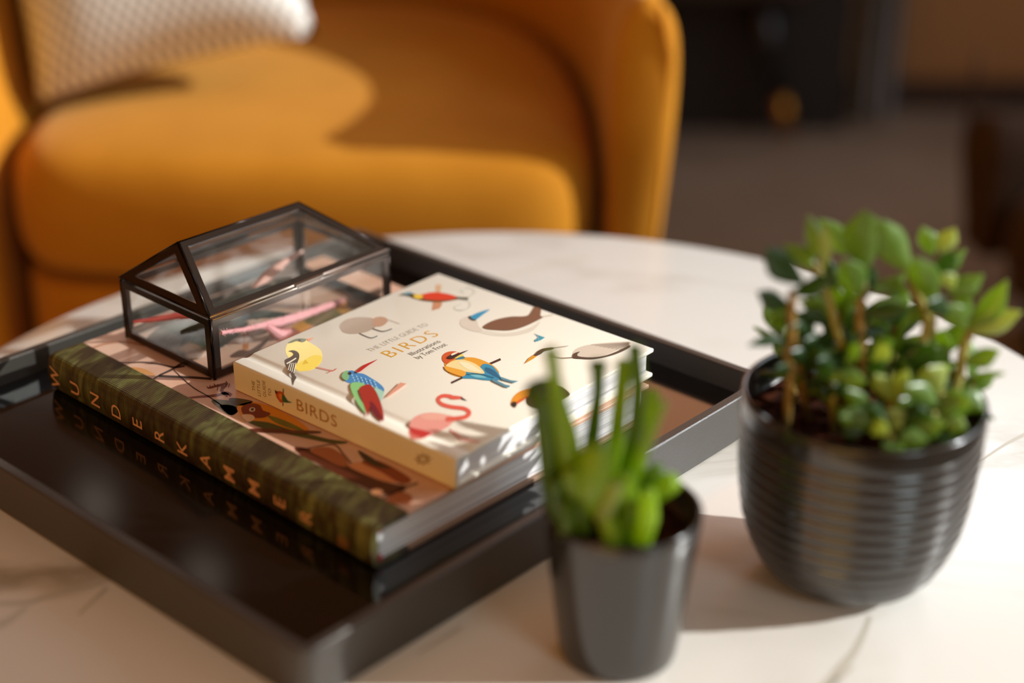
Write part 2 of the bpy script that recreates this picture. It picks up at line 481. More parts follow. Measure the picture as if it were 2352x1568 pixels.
# big book
def printed_cover():
    m = mat('pink_illustrated_cover', (222, 176, 150), 0.3, 0, 0.5)
    nt, N, L, b = nodes(m)
    tc = N.new('ShaderNodeTexCoord'); nz = N.new('ShaderNodeTexNoise'); nz.inputs['Scale'].default_value = 14; nz.inputs['Detail'].default_value = 4
    L.new(tc.outputs['Object'], nz.inputs['Vector'])
    r = ramp(nt, [(0.3, lin((212, 164, 138))), (0.65, lin((232, 192, 168)))]); L.new(nz.outputs['Fac'], r.inputs['Fac'])
    L.new(r.outputs['Color'], b.inputs['Base Color'])
    return m
def leaf_cloth():
    m = mat('dark_green_leaf_print_cloth', (60, 52, 26), 0.42, 0, 0.45)
    nt, N, L, b = nodes(m)
    tc = N.new('ShaderNodeTexCoord')
    mp0 = N.new('ShaderNodeMapping'); mp0.inputs['Rotation'].default_value = (0, 0, -0.827231 - 0.35)
    L.new(tc.outputs['Object'], mp0.inputs['Vector'])
    mp = N.new('ShaderNodeMapping'); mp.inputs['Scale'].default_value = (0.28, 1, 0.28)
    L.new(mp0.outputs['Vector'], mp.inputs['Vector'])
    wv = N.new('ShaderNodeTexNoise'); wv.inputs['Scale'].default_value = 130; wv.inputs['Distortion'].default_value = 1.2; wv.inputs['Detail'].default_value = 2
    L.new(mp.outputs['Vector'], wv.inputs['Vector'])
    n2 = N.new('ShaderNodeTexNoise'); n2.inputs['Scale'].default_value = 22; n2.inputs['Detail'].default_value = 3; L.new(tc.outputs['Object'], n2.inputs['Vector'])
    mu = N.new('ShaderNodeMath'); mu.operation = 'MULTIPLY'; L.new(wv.outputs['Fac'], mu.inputs[0]); L.new(n2.outputs['Fac'], mu.inputs[1])
    r = ramp(nt, [(0.12, lin((44, 32, 18))), (0.22, lin((66, 52, 28))), (0.3, lin((82, 78, 40))), (0.4, lin((118, 118, 66)))]); L.new(mu.outputs[0], r.inputs['Fac'])
    L.new(r.outputs['Color'], b.inputs['Base Color'])
    # weave
    ck = N.new('ShaderNodeTexWave'); ck.inputs['Scale'].default_value = 210; ck.bands_direction = 'X'; 
    ck2 = N.new('ShaderNodeTexWave'); ck2.inputs['Scale'].default_value = 210; ck2.bands_direction = 'Y'
    mp2 = N.new('ShaderNodeMapping'); mp2.inputs['Rotation'].default_value = (0, 0, -0.827231); L.new(tc.outputs['Object'], mp2.inputs['Vector'])
    L.new(mp2.outputs['Vector'], ck.inputs['Vector']); L.new(mp2.outputs['Vector'], ck2.inputs['Vector'])
    ad = N.new('ShaderNodeMath'); ad.operation = 'ADD'; L.new(ck.outputs['Fac'], ad.inputs[0]); L.new(ck2.outputs['Fac'], ad.inputs[1])
    bp = N.new('ShaderNodeBump'); bp.inputs['Strength'].default_value = 0.6; bp.inputs['Distance'].default_value = 0.0003
    L.new(ad.outputs[0], bp.inputs['Height']); L.new(bp.outputs['Normal'], b.inputs['Normal'])
    return m
M_PRINTPINK = printed_cover(); M_CLOTH = leaf_cloth()
big = empty('large_hardcover_book', BF(BW / 2, BL / 2, BB), 'large hardcover book with dark leafy cloth spine and copper capitals, lying in tray', 'book')
TH_B = 0.0028
CLB = 0.0252                                                        # where the cloth stops on the front board
prof = case_profile(CLB, BB, BT, TH_B, 0.005, 0.012, 0.0, 0.0, bulge=0.0012)
o = obj('cloth_spine', *extrude_profile(BF, prof, 0, BL), M_CLOTH, big, smooth=True)
md = o.modifiers.new('es', 'EDGE_SPLIT'); md.split_angle = R(40)
bevel(obj('front_cover', *box(BF, CLB, BW, 0, BL, BT - TH_B, BT - 0.0002), M_PRINTPINK, big), 0.0006)
bevel(obj('back_cover', *box(BF, CLB, BW, 0, BL, BB, BB + TH_B), mat('speckled_cover_edge', (150, 120, 96), 0.5), big), 0.0006)
obj('page_block', *box(BF, TH_B + 0.0022, BW - 0.004, 0.0028, BL - 0.0028, BB + TH_B, BT - TH_B), M_PAGES, big)
M_HEAD = mat('crimson_headband', (150, 24, 44), 0.6)
for b0 in (0.0014, BL - 0.0030):
    obj('headband', *join(box(BF, TH_B + 0.001, TH_B + 0.006, b0, b0 + 0.0016, BT - TH_B - 0.0022, BT - TH_B), box(BF, TH_B + 0.001, TH_B + 0.0045, b0, b0 + 0.0016, BB + TH_B, BB + TH_B + 0.003)), M_HEAD, big)

# small book
M_CREAM = mat('cream_laminated_cover', (242, 236, 220), 0.3, 0, 0.5)
small = empty('small_hardcover_book', SF(SW / 2, SL / 2, BT), 'small square cream bird guide book lying on the larger book', 'book')
TH_S = 0.0026
prof = case_profile(SW, BT, ST, TH_S, 0.0016, 0.0075, 0.009, 0.0013)
o = obj('cover', *extrude_profile(SF, prof, 0, SL), M_CREAM, small, smooth=True)
md = o.modifiers.new('bv', 'BEVEL'); md.width = 0.0007; md.segments = 2; md.limit_method = 'ANGLE'; md.angle_limit = R(50)
obj('page_block', *box(SF, TH_S + 0.0015, SW - 0.0035, 0.003, SL - 0.003, BT + TH_S, ST - TH_S), M_PAGES, small)

# ---- flat print
def paint(name, c, rough=0.35):
    return mat('ink_%d_%d_%d' % c, c, rough, 0, 0.45)
def poly_print(name, pts, c, plane, host, layer=1, sm=True, crop=None, sub=4, m=None):
    ox, oy, s = crop
    pts = [(ox + x / s, oy + y / s) for x, y in pts]
    if sm: pts = smooth_path(pts, True, sub)
    p0, nv = plane
    lift = nv * (0.00003 + 0.000035 * layer)
    V = [on_plane(x, y, p0, nv) + lift for x, y in pts]
    me = bpy.data.meshes.new(name); bm = bmesh.new()
    vs = [bm.verts.new(v) for v in V]
    es = [bm.edges.new((vs[i], vs[(i + 1) % len(vs)])) for i in range(len(vs))]
    bmesh.ops.triangle_fill(bm, use_beauty=True, edges=es)
    Vv = [v.co.copy() for v in bm.verts]; Fc = [tuple(v.index for v in f.verts) for f in bm.faces]
    bm.verts.index_update(); Fc = [tuple(v.index for v in f.verts) for f in bm.faces]
    bm.free(); bpy.data.meshes.remove(me)
    return Vv, Fc, nv
def line_pts(pts, wd):
    """ribbon outline round an open path (crop units), wd number or per-point list"""
    pts = smooth_path(pts, False, 4) if len(pts) > 2 else [tuple(p) for p in pts]
    n = len(pts)
    ws = [wd] * n if not isinstance(wd, (list, tuple)) else [wd[0] + (wd[1] - wd[0]) * i / (n - 1) for i in range(n)]
    A, B = [], []
    for i in range(n):
        x0, y0 = pts[max(i - 1, 0)]; x1, y1 = pts[min(i + 1, n - 1)]
        dx, dy = x1 - x0, y1 - y0; l = math.hypot(dx, dy) or 1
        nx, ny = -dy / l * ws[i] / 2, dx / l * ws[i] / 2
        A.append((pts[i][0] + nx, pts[i][1] + ny)); B.append((pts[i][0] - nx, pts[i][1] - ny))
    return A + B[::-1]
class Print:
    """one flat printed figure made of inked shapes: one mesh, one part of its host"""
    def __init__(s, name, host, plane, crop, label=None):
        s.name, s.host, s.plane, s.crop, s.label = name, host, plane, crop, label
        s.V, s.F, s.MI, s.mats, s.k = [], [], [], [], 0
    def _add(s, v, f, c):
        mm = paint('', c) if isinstance(c, tuple) else c
        if mm not in s.mats: s.mats.append(mm)
        k = len(s.V); s.V += v; s.F += [tuple(i + k for i in q) for q in f]; s.MI += [s.mats.index(mm)] * len(f)
    def shape(s, c, pts, sm=True):
        s.k += 1
        v, f, nv = poly_print('', pts, c, s.plane, s.host, s.k, sm, s.crop); s._add(v, f, c); return s
    def line(s, c, pts, wd):
        s.k += 1
        v, f, nv = poly_print('', line_pts(pts, wd), c, s.plane, s.host, s.k, False, s.crop); s._add(v, f, c); return s
    def build(s):
        p = s.host; off = Vector()
        while p is not None: off += p.location; p = p.parent
        nv = s.plane[1]
        me = bpy.data.meshes.new(s.name); me.from_pydata([tuple(v - off) for v in s.V], [], s.F)
        for mm in s.mats: me.materials.append(mm)
        for i, pg in enumerate(me.polygons): pg.material_index = s.MI[i]
        me.update()
        bm = bmesh.new(); bm.from_mesh(me)
        bm.normal_update()
        fl = [f for f in bm.faces if f.normal.dot(nv) < 0]
        bmesh.ops.reverse_faces(bm, faces=fl); bm.to_mesh(me); bm.free()
        o = bpy.data.objects.new(s.name, me); COL.objects.link(o); o.parent = s.host
        if s.label: o['label'] = s.label
        return o

def text_part(name, body, host, origin, right, up, width=None, cap=None, m=None, lift=0.00008, align='LEFT', shear=0.0, xscale=1.0, spacing=1.0, bold=0.0, label=None):
    cu = bpy.data.curves.new('t', 'FONT'); cu.body = body; cu.size = 1.0; cu.space_character = spacing; cu.shear = shear; cu.offset = bold
    cu.align_x = 'LEFT'; cu.resolution_u = 3
    to = bpy.data.objects.new('t', cu); COL.objects.link(to)
    dg = bpy.context.evaluated_depsgraph_get(); dg.update()
    me = bpy.data.meshes.new_from_object(to.evaluated_get(dg))
    bpy.data.objects.remove(to); bpy.data.curves.remove(cu)
    xs = [v.co.x for v in me.vertices]; ys = [v.co.y for v in me.vertices]
    x0, x1 = min(xs), max(xs); base = 0.0
    sc = (width / (x1 - x0)) if width else cap / 0.729
    sy = cap / 0.729 if cap else sc
    ax = x0 if align == 'LEFT' else (x0 + x1) / 2
    right = right.normalized(); up = up.normalized(); nv = right.cross(up)
    off = Vector(); p = host
    while p is not None: off += p.location; p = p.parent
    for v in me.vertices:
        q = origin + right * ((v.co.x - ax) * sc * xscale) + up * (v.co.y * sy) + nv * lift
        v.co = q - off
    me.name = name; me.materials.clear(); me.materials.append(m)
    for pg in me.polygons: pg.material_index = 0
    o = bpy.data.objects.new(name, me); COL.objects.link(o); o.parent = host
    if label: o['label'] = label
    return o

# ------------------------------------------------------------------ print on the small book
C2 = (520, 600, 2.34)
PS = (Vector((0, 0, ST)), Vector((0, 0, 1)))
cov_s = [c for c in small.children if c.name.startswith('cover')][0]
def P2(name, label): return Print(name, cov_s, PS, C2, label)

b = P2('bird_print', 'printed yellow siskin with a dark striped wing')
b.shape((250, 230, 146), [(330, 440), (350, 425), (385, 415), (430, 417), (445, 435), (472, 450), (502, 472), (516, 500), (512, 535), (490, 565), (455, 585), (410, 591), (380, 588), (365, 560), (345, 530), (325, 505), (317, 478), (322, 458)])
b.shape((246, 218, 96), [(365, 563), (420, 530), (470, 505), (513, 512), (508, 540), (485, 568), (450, 585), (405, 590), (380, 586)])
b.shape((226, 190, 64), [(408, 556), (424, 528), (442, 548)], False)
b.shape((120, 124, 104), [(330, 441), (352, 426), (385, 416), (428, 418), (424, 430), (405, 436), (380, 429), (352, 438)])
b.shape((60, 56, 48), [(386, 424), (396, 421), (400, 427), (392, 431)])
b.shape((232, 160, 122), [(430, 418), (472, 411), (442, 431)], False)
b.shape((92, 78, 68), [(335, 484), (362, 480), (386, 492), (392, 515), (382, 545), (368, 570), (366, 610), (377, 625), (366, 645), (358, 668), (353, 640), (345, 605), (330, 580), (318, 550), (318, 530), (345, 516), (362, 502), (354, 489)])
b.line((240, 232, 210), [(324, 552), (350, 538), (375, 522)], 7)
for xx in (332, 342, 352, 362): b.line((240, 232, 210), [(xx, 585 + (xx - 330) * 0.6), (xx + 12, 548)], 4)
b.line((210, 110, 96), [(485, 572), (570, 590), (592, 578)], 4).line((210, 110, 96), [(570, 590), (545, 602)], 4)
b.build()
b = P2('bird_print', 'printed grey-brown kiwi')
b.shape((220, 214, 200), [(745, 405), (830, 392), (930, 350), (925, 372), (860, 402), (790, 420)])
b.shape((176, 156, 138), [(610, 345), (635, 318), (680, 303), (730, 300), (780, 304), (805, 318), (812, 340), (790, 362), (750, 380), (700, 389), (650, 388), (622, 375)])
b.shape((188, 148, 122), [(790, 308), (828, 298), (860, 306), (868, 322), (845, 344), (815, 352), (790, 345)])
b.line((206, 194, 178), [(864, 312), (932, 336)], 4)
b.line((100, 96, 86), [(715, 388), (745, 402), (780, 413), (812, 402)], 5).line((100, 96, 86), [(785, 362), (840, 378), (890, 364)], 5)
b.build()
b = P2('bird_print', 'printed red bird of paradise with curled tail wires')
b.shape((212, 172, 136), [(1125, 125), (1156, 125), (1151, 172), (1124, 174)], False)
b.shape((200, 142, 108), [(1112, 214), (1160, 214), (1158, 236), (1145, 254), (1104, 265)], False)
b.shape((120, 80, 50), [(985, 190), (1040, 178), (1120, 176), (1240, 190), (1262, 198), (1220, 210), (1150, 220), (1095, 218), (1040, 210)])
b.shape((216, 66, 44), [(1050, 184), (1075, 172), (1120, 167), (1180, 174), (1235, 190), (1215, 205), (1150, 210), (1090, 206), (1055, 200)])
b.shape((84, 76, 52), [(925, 185), (960, 171), (1000, 174), (1042, 184), (1060, 206), (1020, 202), (985, 191), (950, 184)])
b.shape((96, 152, 168), [(950, 175), (980, 166), (1000, 171), (972, 180)])
b.shape((230, 190, 70), [(1006, 184), (1030, 178), (1052, 182), (1052, 200), (1026, 204), (1010, 196)])
b.shape((98, 98, 80), [(1240, 193), (1302, 195), (1296, 210), (1240, 203)], False)
b.line((196, 204, 194), [(1302, 198), (1335, 170), (1325, 148), (1290, 145), (1262, 160), (1280, 172)], 3)
b.line((196, 204, 194), [(1298, 208), (1314, 232), (1295, 258), (1245, 264), (1228, 248), (1262, 234)], 3)
b.build()
b = P2('bird_print', 'printed blue-footed booby')
b.shape((228, 221, 204), [(1345, 375), (1390, 372), (1480, 385), (1560, 378), (1640, 352), (1690, 320), (1650, 370), (1580, 395), (1500, 403), (1410, 396)])
b.shape((222, 210, 194), [(1300, 297), (1270, 306), (1255, 325), (1265, 350), (1300, 368), (1350, 381), (1378, 372), (1355, 348), (1345, 318)])
b.shape((70, 66, 52), [(1297, 300), (1322, 292), (1346, 305), (1336, 320), (1312, 316)])
b.shape((52, 150, 190), [(1312, 298), (1335, 284), (1375, 269), (1416, 259), (1380, 286), (1345, 312), (1328, 312)])
b.shape((126, 90, 70), [(1378, 353), (1410, 330), (1460, 311), (1530, 298), (1590, 297), (1622, 290), (1640, 268), (1655, 247), (1690, 258), (1688, 292), (1702, 302), (1650, 330), (1600, 352), (1550, 367), (1500, 373), (1440, 370), (1395, 365)])
b.line((208, 196, 170), [(1700, 300), (1756, 289)], 5)
b.shape((54, 160, 184), [(1650, 387), (1672, 397), (1713, 411), (1690, 425), (1660, 434), (1655, 426), (1680, 408)], False)
b.line((150, 200, 210), [(1672, 400), (1680, 430)], 3)
b.build()
b = P2('bird_print', 'printed wading heron with an orange bill')
b.shape((224, 214, 196), [(1860, 500), (1880, 470), (1950, 448), (2060, 436), (2160, 432), (2168, 450), (2100, 480), (2040, 505), (1990, 521), (1920, 521), (1880, 516)])
for i in range(9): b.line((140, 122, 112), [(1960 + i * 22, 450 + i * 4), (2165, 436 + i * 3)], 2)
b.shape((80, 66, 62), [(1865, 520), (1868, 498), (1900, 488), (1886, 502), (1896, 514), (1960, 519), (2030, 511), (2100, 486), (2164, 456), (2168, 466), (2110, 495), (2040, 516), (1970, 527), (1900, 525)])
b.line((110, 94, 80), [(1755, 512), (1800, 522), (1866, 519)], 3)
b.shape((226, 158, 52), [(1604, 553), (1625, 524), (1650, 506), (1674, 509), (1650, 527)], False)
b.shape((78, 62, 56), [(1650, 508), (1662, 500), (1672, 488), (1700, 473), (1752, 467), (1758, 475), (1712, 486), (1690, 502), (1664, 512)])
b.line((110, 94, 88), [(1752, 470), (1838, 458)], 2)
b.build()
b = P2('bird_print', 'printed orange and turquoise bee-eater on a branch')
b.line((74, 48, 42), [(1405, 556), (1474, 526)], 12).line((74, 48, 42), [(1208, 654), (1275, 622)], 11)
b.shape((236, 164, 56), [(1172, 545), (1200, 500), (1240, 490), (1275, 514), (1330, 518), (1385, 535), (1440, 565), (1466, 600), (1440, 620), (1300, 620), (1250, 622), (1200, 605), (1178, 582), (1176, 566)])
b.shape((212, 92, 50), [(1160, 530), (1163, 505), (1188, 488), (1230, 485), (1262, 500), (1240, 520), (1215, 548), (1195, 566), (1178, 552)])
b.shape((232, 172, 70), [(1195, 545), (1265, 515), (1290, 530), (1280, 552), (1215, 566)])
b.shape((246, 214, 104), [(1225, 522), (1250, 500), (1268, 500), (1276, 514), (1250, 520)])
b.shape((62, 130, 150), [(1232, 527), (1268, 512), (1282, 522), (1250, 530)])
b.shape((50, 148, 184), [(1380, 554), (1425, 562), (1455, 592), (1476, 628), (1470, 639), (1400, 641), (1330, 632), (1268, 628), (1283, 596), (1350, 590)])
b.shape((28, 104, 140), [(1395, 572), (1440, 590), (1470, 632), (1420, 610), (1390, 590)])
b.shape((120, 196, 208), [(1300, 606), (1360, 612), (1400, 628), (1340, 626)])
b.shape((246, 222, 158), [(1180, 560), (1240, 532), (1292, 536), (1345, 558), (1382, 592), (1382, 607), (1330, 602), (1255, 592), (1205, 576)])
b.shape((252, 238, 196), [(1250, 545), (1300, 550), (1350, 580), (1370, 600), (1300, 585)])
b.shape((238, 168, 62), [(1172, 567), (1200, 572), (1283, 596), (1272, 622), (1215, 606), (1180, 588)])
b.shape((62, 44, 46), [(1186, 524), (1200, 509), (1240, 500), (1300, 481), (1252, 507), (1218, 526)])
b.shape((252, 236, 214), [(1208, 504), (1226, 494), (1246, 492), (1232, 502), (1212, 510)])
b.shape((88, 146, 164), [(1432, 634), (1500, 667), (1526, 672), (1518, 683), (1494, 679), (1426, 646)], False)
b.shape((88, 146, 164), [(1466, 622), (1530, 644), (1569, 648), (1545, 658), (1480, 641)], False)
b.line((30, 84, 110), [(1290, 612), (1360, 610), (1440, 630)], 3)
b.build()
b = P2('bird_print', 'printed blue and green hummingbird with red wing')
b.shape((170, 210, 188), [(690, 652), (760, 655), (842, 695), (838, 730), (820, 770), (790, 730), (720, 690)])
b.shape((76, 138, 192), [(620, 626), (625, 605), (650, 590), (680, 588), (705, 600), (740, 606), (782, 630), (820, 655), (845, 680), (848, 700), (830, 690), (790, 672), (750, 662), (700, 660), (665, 656), (640, 646)])
for i in range(6):
    for j in range(3):
        b.shape((170, 214, 232), [(672 + i * 24 + j * 6, 606 + i * 8 + j * 14), (682 + i * 24 + j * 6, 612 + i * 8 + j * 14), (674 + i * 24 + j * 6, 618 + i * 8 + j * 14)], False)
b.shape((132, 182, 128), [(620, 627), (630, 602), (652, 594), (660, 630), (642, 646)])
b.shape((60, 50, 60), [(652, 606), (668, 600), (672, 612), (658, 616)])
b.shape((188, 44, 40), [(698, 597), (735, 566), (780, 546), (812, 534), (764, 565), (715, 601)])
b.shape((140, 200, 126), [(668, 668), (690, 656), (740, 664), (742, 690), (705, 700), (712, 735), (738, 780), (748, 822), (718, 790), (690, 740), (672, 702)])
b.shape((168, 52, 40), [(712, 694), (742, 672), (772, 670), (800, 700), (820, 740), (840, 800), (846, 863), (815, 850), (790, 820), (772, 786), (762, 840), (745, 800), (728, 745)])
b.shape((120, 34, 44), [(770, 760), (800, 780), (835, 840), (844, 862), (815, 848), (785, 812)])
b.shape((226, 158, 132), [(855, 742), (872, 720), (935, 658), (968, 665), (940, 686), (880, 728)], False)
b.build()
b = P2('bird_print', 'printed pink flamingo')
b.shape((226, 120, 104), [(985, 905), (1060, 900), (1105, 918), (1062, 950), (1002, 956), (984, 935)])
b.shape((238, 162, 148), [(984, 892), (990, 860), (1020, 832), (1070, 816), (1130, 815), (1190, 826), (1230, 842), (1205, 880), (1165, 905), (1112, 926), (1062, 945), (1020, 940), (1000, 918)])
b.shape((242, 178, 158), [(1040, 830), (1110, 818), (1190, 828), (1170, 850), (1080, 852)])
b.shape((206, 60, 56), [(985, 893), (1020, 900), (1100, 922), (1062, 947), (1030, 940), (1000, 925)])
b.line((230, 98, 80), [(1212, 728), (1165, 724), (1138, 742), (1156, 768), (1210, 784), (1275, 792), (1305, 812), (1288, 836), (1235, 846), (1180, 850)], [20, 24])
b.shape((230, 98, 80), [(1200, 722), (1262, 728), (1268, 740), (1225, 744), (1200, 740)])
b.shape((60, 48, 44), [(1258, 728), (1297, 752), (1264, 744)], False)
b.line((212, 112, 104), [(1200, 905), (1232, 935), (1262, 962)], 9).line((216, 124, 116), [(1262, 962), (1360, 972)], 7)
b.line((212, 130, 120), [(1225, 915), (1300, 955)], 5)
b.build()
b = P2('bird_print', 'printed toucan with an orange bill')
b.shape((58, 50, 38), [(1620, 700), (1650, 672), (1690, 660), (1750, 660), (1800, 672), (1838, 700), (1845, 722), (1800, 748), (1720, 790), (1650, 790), (1610, 760)])
b.shape((240, 156, 48), [(1527, 772), (1535, 740), (1560, 710), (1600, 690), (1640, 684), (1625, 722), (1590, 745), (1562, 770), (1550, 788)])
b.shape((226, 96, 44), [(1545, 772), (1570, 748), (1625, 722), (1600, 745), (1562, 770), (1550, 786)])
b.shape((46, 40, 38), [(1530, 763), (1550, 754), (1562, 770), (1549, 787), (1531, 777)])
b.build()
C4 = (1180, 760, 5.6)
b = Print('bird_print', cov_s, PS, C4, 'printed thin orange bird feet near the fore edge')
b.line((220, 150, 70), [(1240, 775), (1300, 735), (1370, 720), (1430, 745), (1440, 770)], 10)
M_GOLD = mat('gold_foil_lettering', (228, 168, 44), 0.35, 0.15)
M_GREYINK = mat('light_grey_ink', (168, 160, 146), 0.4)
M_DARKINK = mat('dark_grey_ink', (96, 90, 80), 0.4)
zc = ST
text_part('lettering', 'THE LITTLE GUIDE TO', cov_s, SF(0.0633, 0.1255, zc), SF.e, SF.n, width=0.0512, cap=0.0049, m=M_GREYINK, bold=-0.006, label='light grey upper title line')
text_part('lettering', 'BIRDS', cov_s, SF(0.0660, 0.1108, zc), SF.e, SF.n, width=0.0425, cap=0.0105, m=M_GOLD, spacing=1.25, bold=-0.008, label='gold title word on the front')
text_part('lettering', 'Illustrations', cov_s, SF(0.0760, 0.1032, zc), SF.e, SF.n, width=0.0255, cap=0.0045, m=M_DARKINK, label='dark grey small line under the title')
text_part('lettering', 'by Tom Frost', cov_s, SF(0.0748, 0.0972, zc), SF.e, SF.n, width=0.0262, cap=0.0045, m=M_DARKINK, label='dark grey line crediting the illustrator')
# spine: letters stand away from -e
M_GOLDS = mat('gold_spine_lettering', (196, 132, 40), 0.35, 0.3)
M_BROWNINK = mat('brown_spine_ink', (128, 92, 58), 0.5)
so = lambda b_, z_: SF(0, b_, z_)
Z = Vector((0, 0, 1))
for tx_, b_, zz in (('THE', 0.1590, 0.0450), ('LITTLE', 0.1543, 0.0432), ('GUIDE', 0.1494, 0.0443), ('TO', 0.1447, 0.0462)):
    text_part('spine_lettering', tx_, cov_s, so(b_, zz), Z, SF.n, cap=0.0027, m=M_BROWNINK, label='small brown title word on the spine')
text_part('spine_lettering', 'BIRDS', cov_s, so(0.1228, 0.0454), -SF.n, Z, width=0.0330, cap=0.0077, m=M_GOLDS, spacing=1.1, label='gold title word on the spine')
C3 = (80, 740, 2.6136)
PSP = (SF(0, 0, 0), -SF.e)
b = Print('spine_bird_print', cov_s, PSP, C3, 'tiny printed bee-eater on the spine')
b.line((80, 44, 30), [(1492, 398), (1490, 502)], 6)
b.shape((196, 84, 34), [(1448, 425), (1465, 412), (1488, 420), (1502, 445), (1500, 470), (1478, 482), (1460, 462), (1450, 445)])
b.shape((224, 140, 60), [(1466, 430), (1484, 430), (1492, 450), (1480, 465), (1468, 450)])
b.shape((58, 104, 80), [(1488, 430), (1510, 455), (1520, 470), (1545, 480), (1522, 482), (1500, 480), (1486, 466)])
b.shape((84, 36, 24), [(1448, 430), (1442, 405), (1452, 412), (1462, 415)])
b.build()
b = Print('publisher_emblem', cov_s, PSP, C2, 'faint round printed emblem on the spine')
for a_ in range(0, 360, 45):
    ca, sa_ = math.cos(R(a_)), math.sin(R(a_))
    b.line((150, 116, 78), [(1058 + 14 * ca, 1062 + 10 * sa_), (1058 + 46 * ca, 1062 + 34 * sa_)], 6)
b.line((150, 116, 78), [(1058 + 28 * math.cos(R(t)), 1062 + 20 * math.sin(R(t))) for t in range(0, 361, 30)], 4)
b.build()

# ------------------------------------------------------------------ print on the large book
cov_b = [c for c in big.children if c.name.startswith('front_cover')][0]
PB = (Vector((0, 0, BT - 0.0002)), Vector((0, 0, 1)))
def P3(name, label, crop=C3): return Print(name, cov_b, PB, crop, label)
INK = (64, 34, 24)
TWG, RUS = INK, (120, 60, 38)
for c_, pts_, w_ in ((TWG, [(465, 236), (560, 243), (650, 240), (740, 250), (835, 270), (900, 262)], [6, 12]), (TWG, [(700, 350), (745, 320), (820, 285), (870, 255), (960, 215)], [8, 16]),
                     (TWG, [(745, 322), (860, 328), (960, 332), (1060, 340)], 14), (TWG, [(832, 285), (900, 350), (960, 398), (1050, 450), (1150, 520)], 7),
                     (RUS, [(870, 460), (980, 448), (1080, 440), (1150, 425), (1180, 440)], [10, 22]), (RUS, [(1040, 395), (1100, 380), (1150, 372), (1120, 410), (1160, 440)], [10, 24]),
                     ((190, 130, 96), [(330, 160), (430, 128), (540, 118), (660, 140)], [10, 12]), ((126, 78, 56), [(1560, 775), (1700, 745), (1800, 735), (1850, 790), (1900, 850)], [6, 16]),
                     ((90, 44, 26), [(2090, 1060), (2200, 1000), (2300, 965)], 12)):
    P3('twig_print', None).line(c_, pts_, w_).build()
b = P3('pine_tuft_print', None)
for i in range(14): b.line((108, 58, 40), [(1040 + i * 10, 398 - i * 2), (1030 + i * 10 + rng.uniform(-8, 24), 425 - i * 2 + rng.uniform(-50, 6))], 5)
b.build()
b = P3('leaf_print', 'printed olive leaves')
b.shape((92, 92, 62), [(1060, 470), (1130, 465), (1200, 480), (1230, 520), (1180, 560), (1110, 520)])
b.shape((70, 52, 30), [(1170, 455), (1260, 462), (1310, 478), (1250, 500), (1180, 490)])
b.build()
P3('leaf_print', 'printed ochre leaf').shape((214, 150, 84), [(560, 270), (640, 275), (700, 300), (720, 325), (640, 305), (580, 290)]).build()
b = P3('finch_print', 'printed finch with a crimson mask and orange breast')
b.shape((214, 160, 106), [(1110, 500), (1190, 500), (1240, 540), (1290, 590), (1240, 600), (1170, 560)])
b.shape((226, 140, 20), [(1215, 505), (1300, 478), (1400, 500), (1500, 545), (1580, 590), (1650, 650), (1600, 672), (1500, 640), (1400, 600), (1300, 590), (1240, 560)])
b.shape((70, 74, 24), [(1280, 592), (1400, 602), (1520, 640), (1640, 670), (1760, 700), (1880, 720), (1800, 730), (1600, 690), (1420, 650), (1320, 620)])
b.shape((110, 108, 30), [(1400, 560), (1500, 590), (1620, 650), (1540, 640), (1440, 600)])
b.shape((120, 20, 14), [(1240, 515), (1290, 488), (1350, 498), (1370, 530), (1415, 548), (1380, 572), (1320, 575), (1260, 562)])
b.shape((230, 210, 190), [(1288, 522), (1302, 512), (1320, 516), (1322, 530), (1308, 538), (1290, 534)])
b.shape((50, 28, 20), [(1296, 523), (1306, 516), (1316, 521), (1312, 532), (1300, 532)])
b.shape((230, 190, 150), [(1240, 560), (1300, 556), (1320, 580), (1280, 600)])
b.shape((94, 38, 22), [(1290, 642), (1420, 640), (1560, 650), (1700, 655), (1700, 668), (1500, 668), (1330, 660)])
b.build()
b = P3('animal_print', 'printed russet animals among dark branches')
b.shape((86, 36, 20), [(1560, 750), (1650, 760), (1780, 800), (1900, 860), (2000, 900), (2120, 960), (2230, 985), (2180, 1030), (2060, 1030), (1950, 980), (1820, 920), (1700, 850), (1600, 800)])
b.shape((176, 98, 56), [(1650, 770), (1760, 750), (1850, 800), (1880, 860), (1820, 860), (1740, 820)])
b.shape((226, 150, 100), [(1880, 860), (1980, 840), (2080, 880), (2200, 950), (2120, 960), (2000, 920)])
b.shape((150, 60, 24), [(1960, 840), (2060, 830), (2200, 900), (2260, 950), (2200, 970), (2080, 900)])
b.shape((238, 176, 126), [(2020, 1010), (2060, 1000), (2090, 1015), (2070, 1040), (2030, 1036)])
b.shape((172, 96, 56), [(2110, 1070), (2180, 1020), (2260, 1040), (2250, 1090), (2160, 1090)])
b.shape((46, 26, 14), [(1940, 770), (2000, 800), (2080, 850), (2140, 880), (2060, 870), (1980, 830)])
b.build()
C1 = (240, 440, 3.2667)
b = P3('plumage_print', 'printed dark green feathers seen through the glass box', C1)
b.shape((46, 62, 52), [(300, 1130), (420, 1010), (560, 960), (700, 960), (900, 940), (1080, 980), (1000, 1080), (860, 1180), (740, 1200), (690, 1260), (560, 1220), (450, 1180)])
b.shape((30, 42, 38), [(420, 1100), (560, 1040), (700, 1000), (640, 1100), (560, 1200), (470, 1180)])
for i in range(9): b.line((86, 106, 96), [(430 + i * 40, 1180 - i * 8), (500 + i * 44, 1080 - i * 9), (600 + i * 44, 990 - i * 4)], 8)
b.shape((120, 92, 70), [(560, 1180), (660, 1140), (740, 1200), (700, 1260), (620, 1240)])
b.shape((64, 58, 46), [(900, 780), (1100, 700), (1400, 640), (1700, 560), (1600, 700), (1300, 800), (1050, 860)])
b.build()
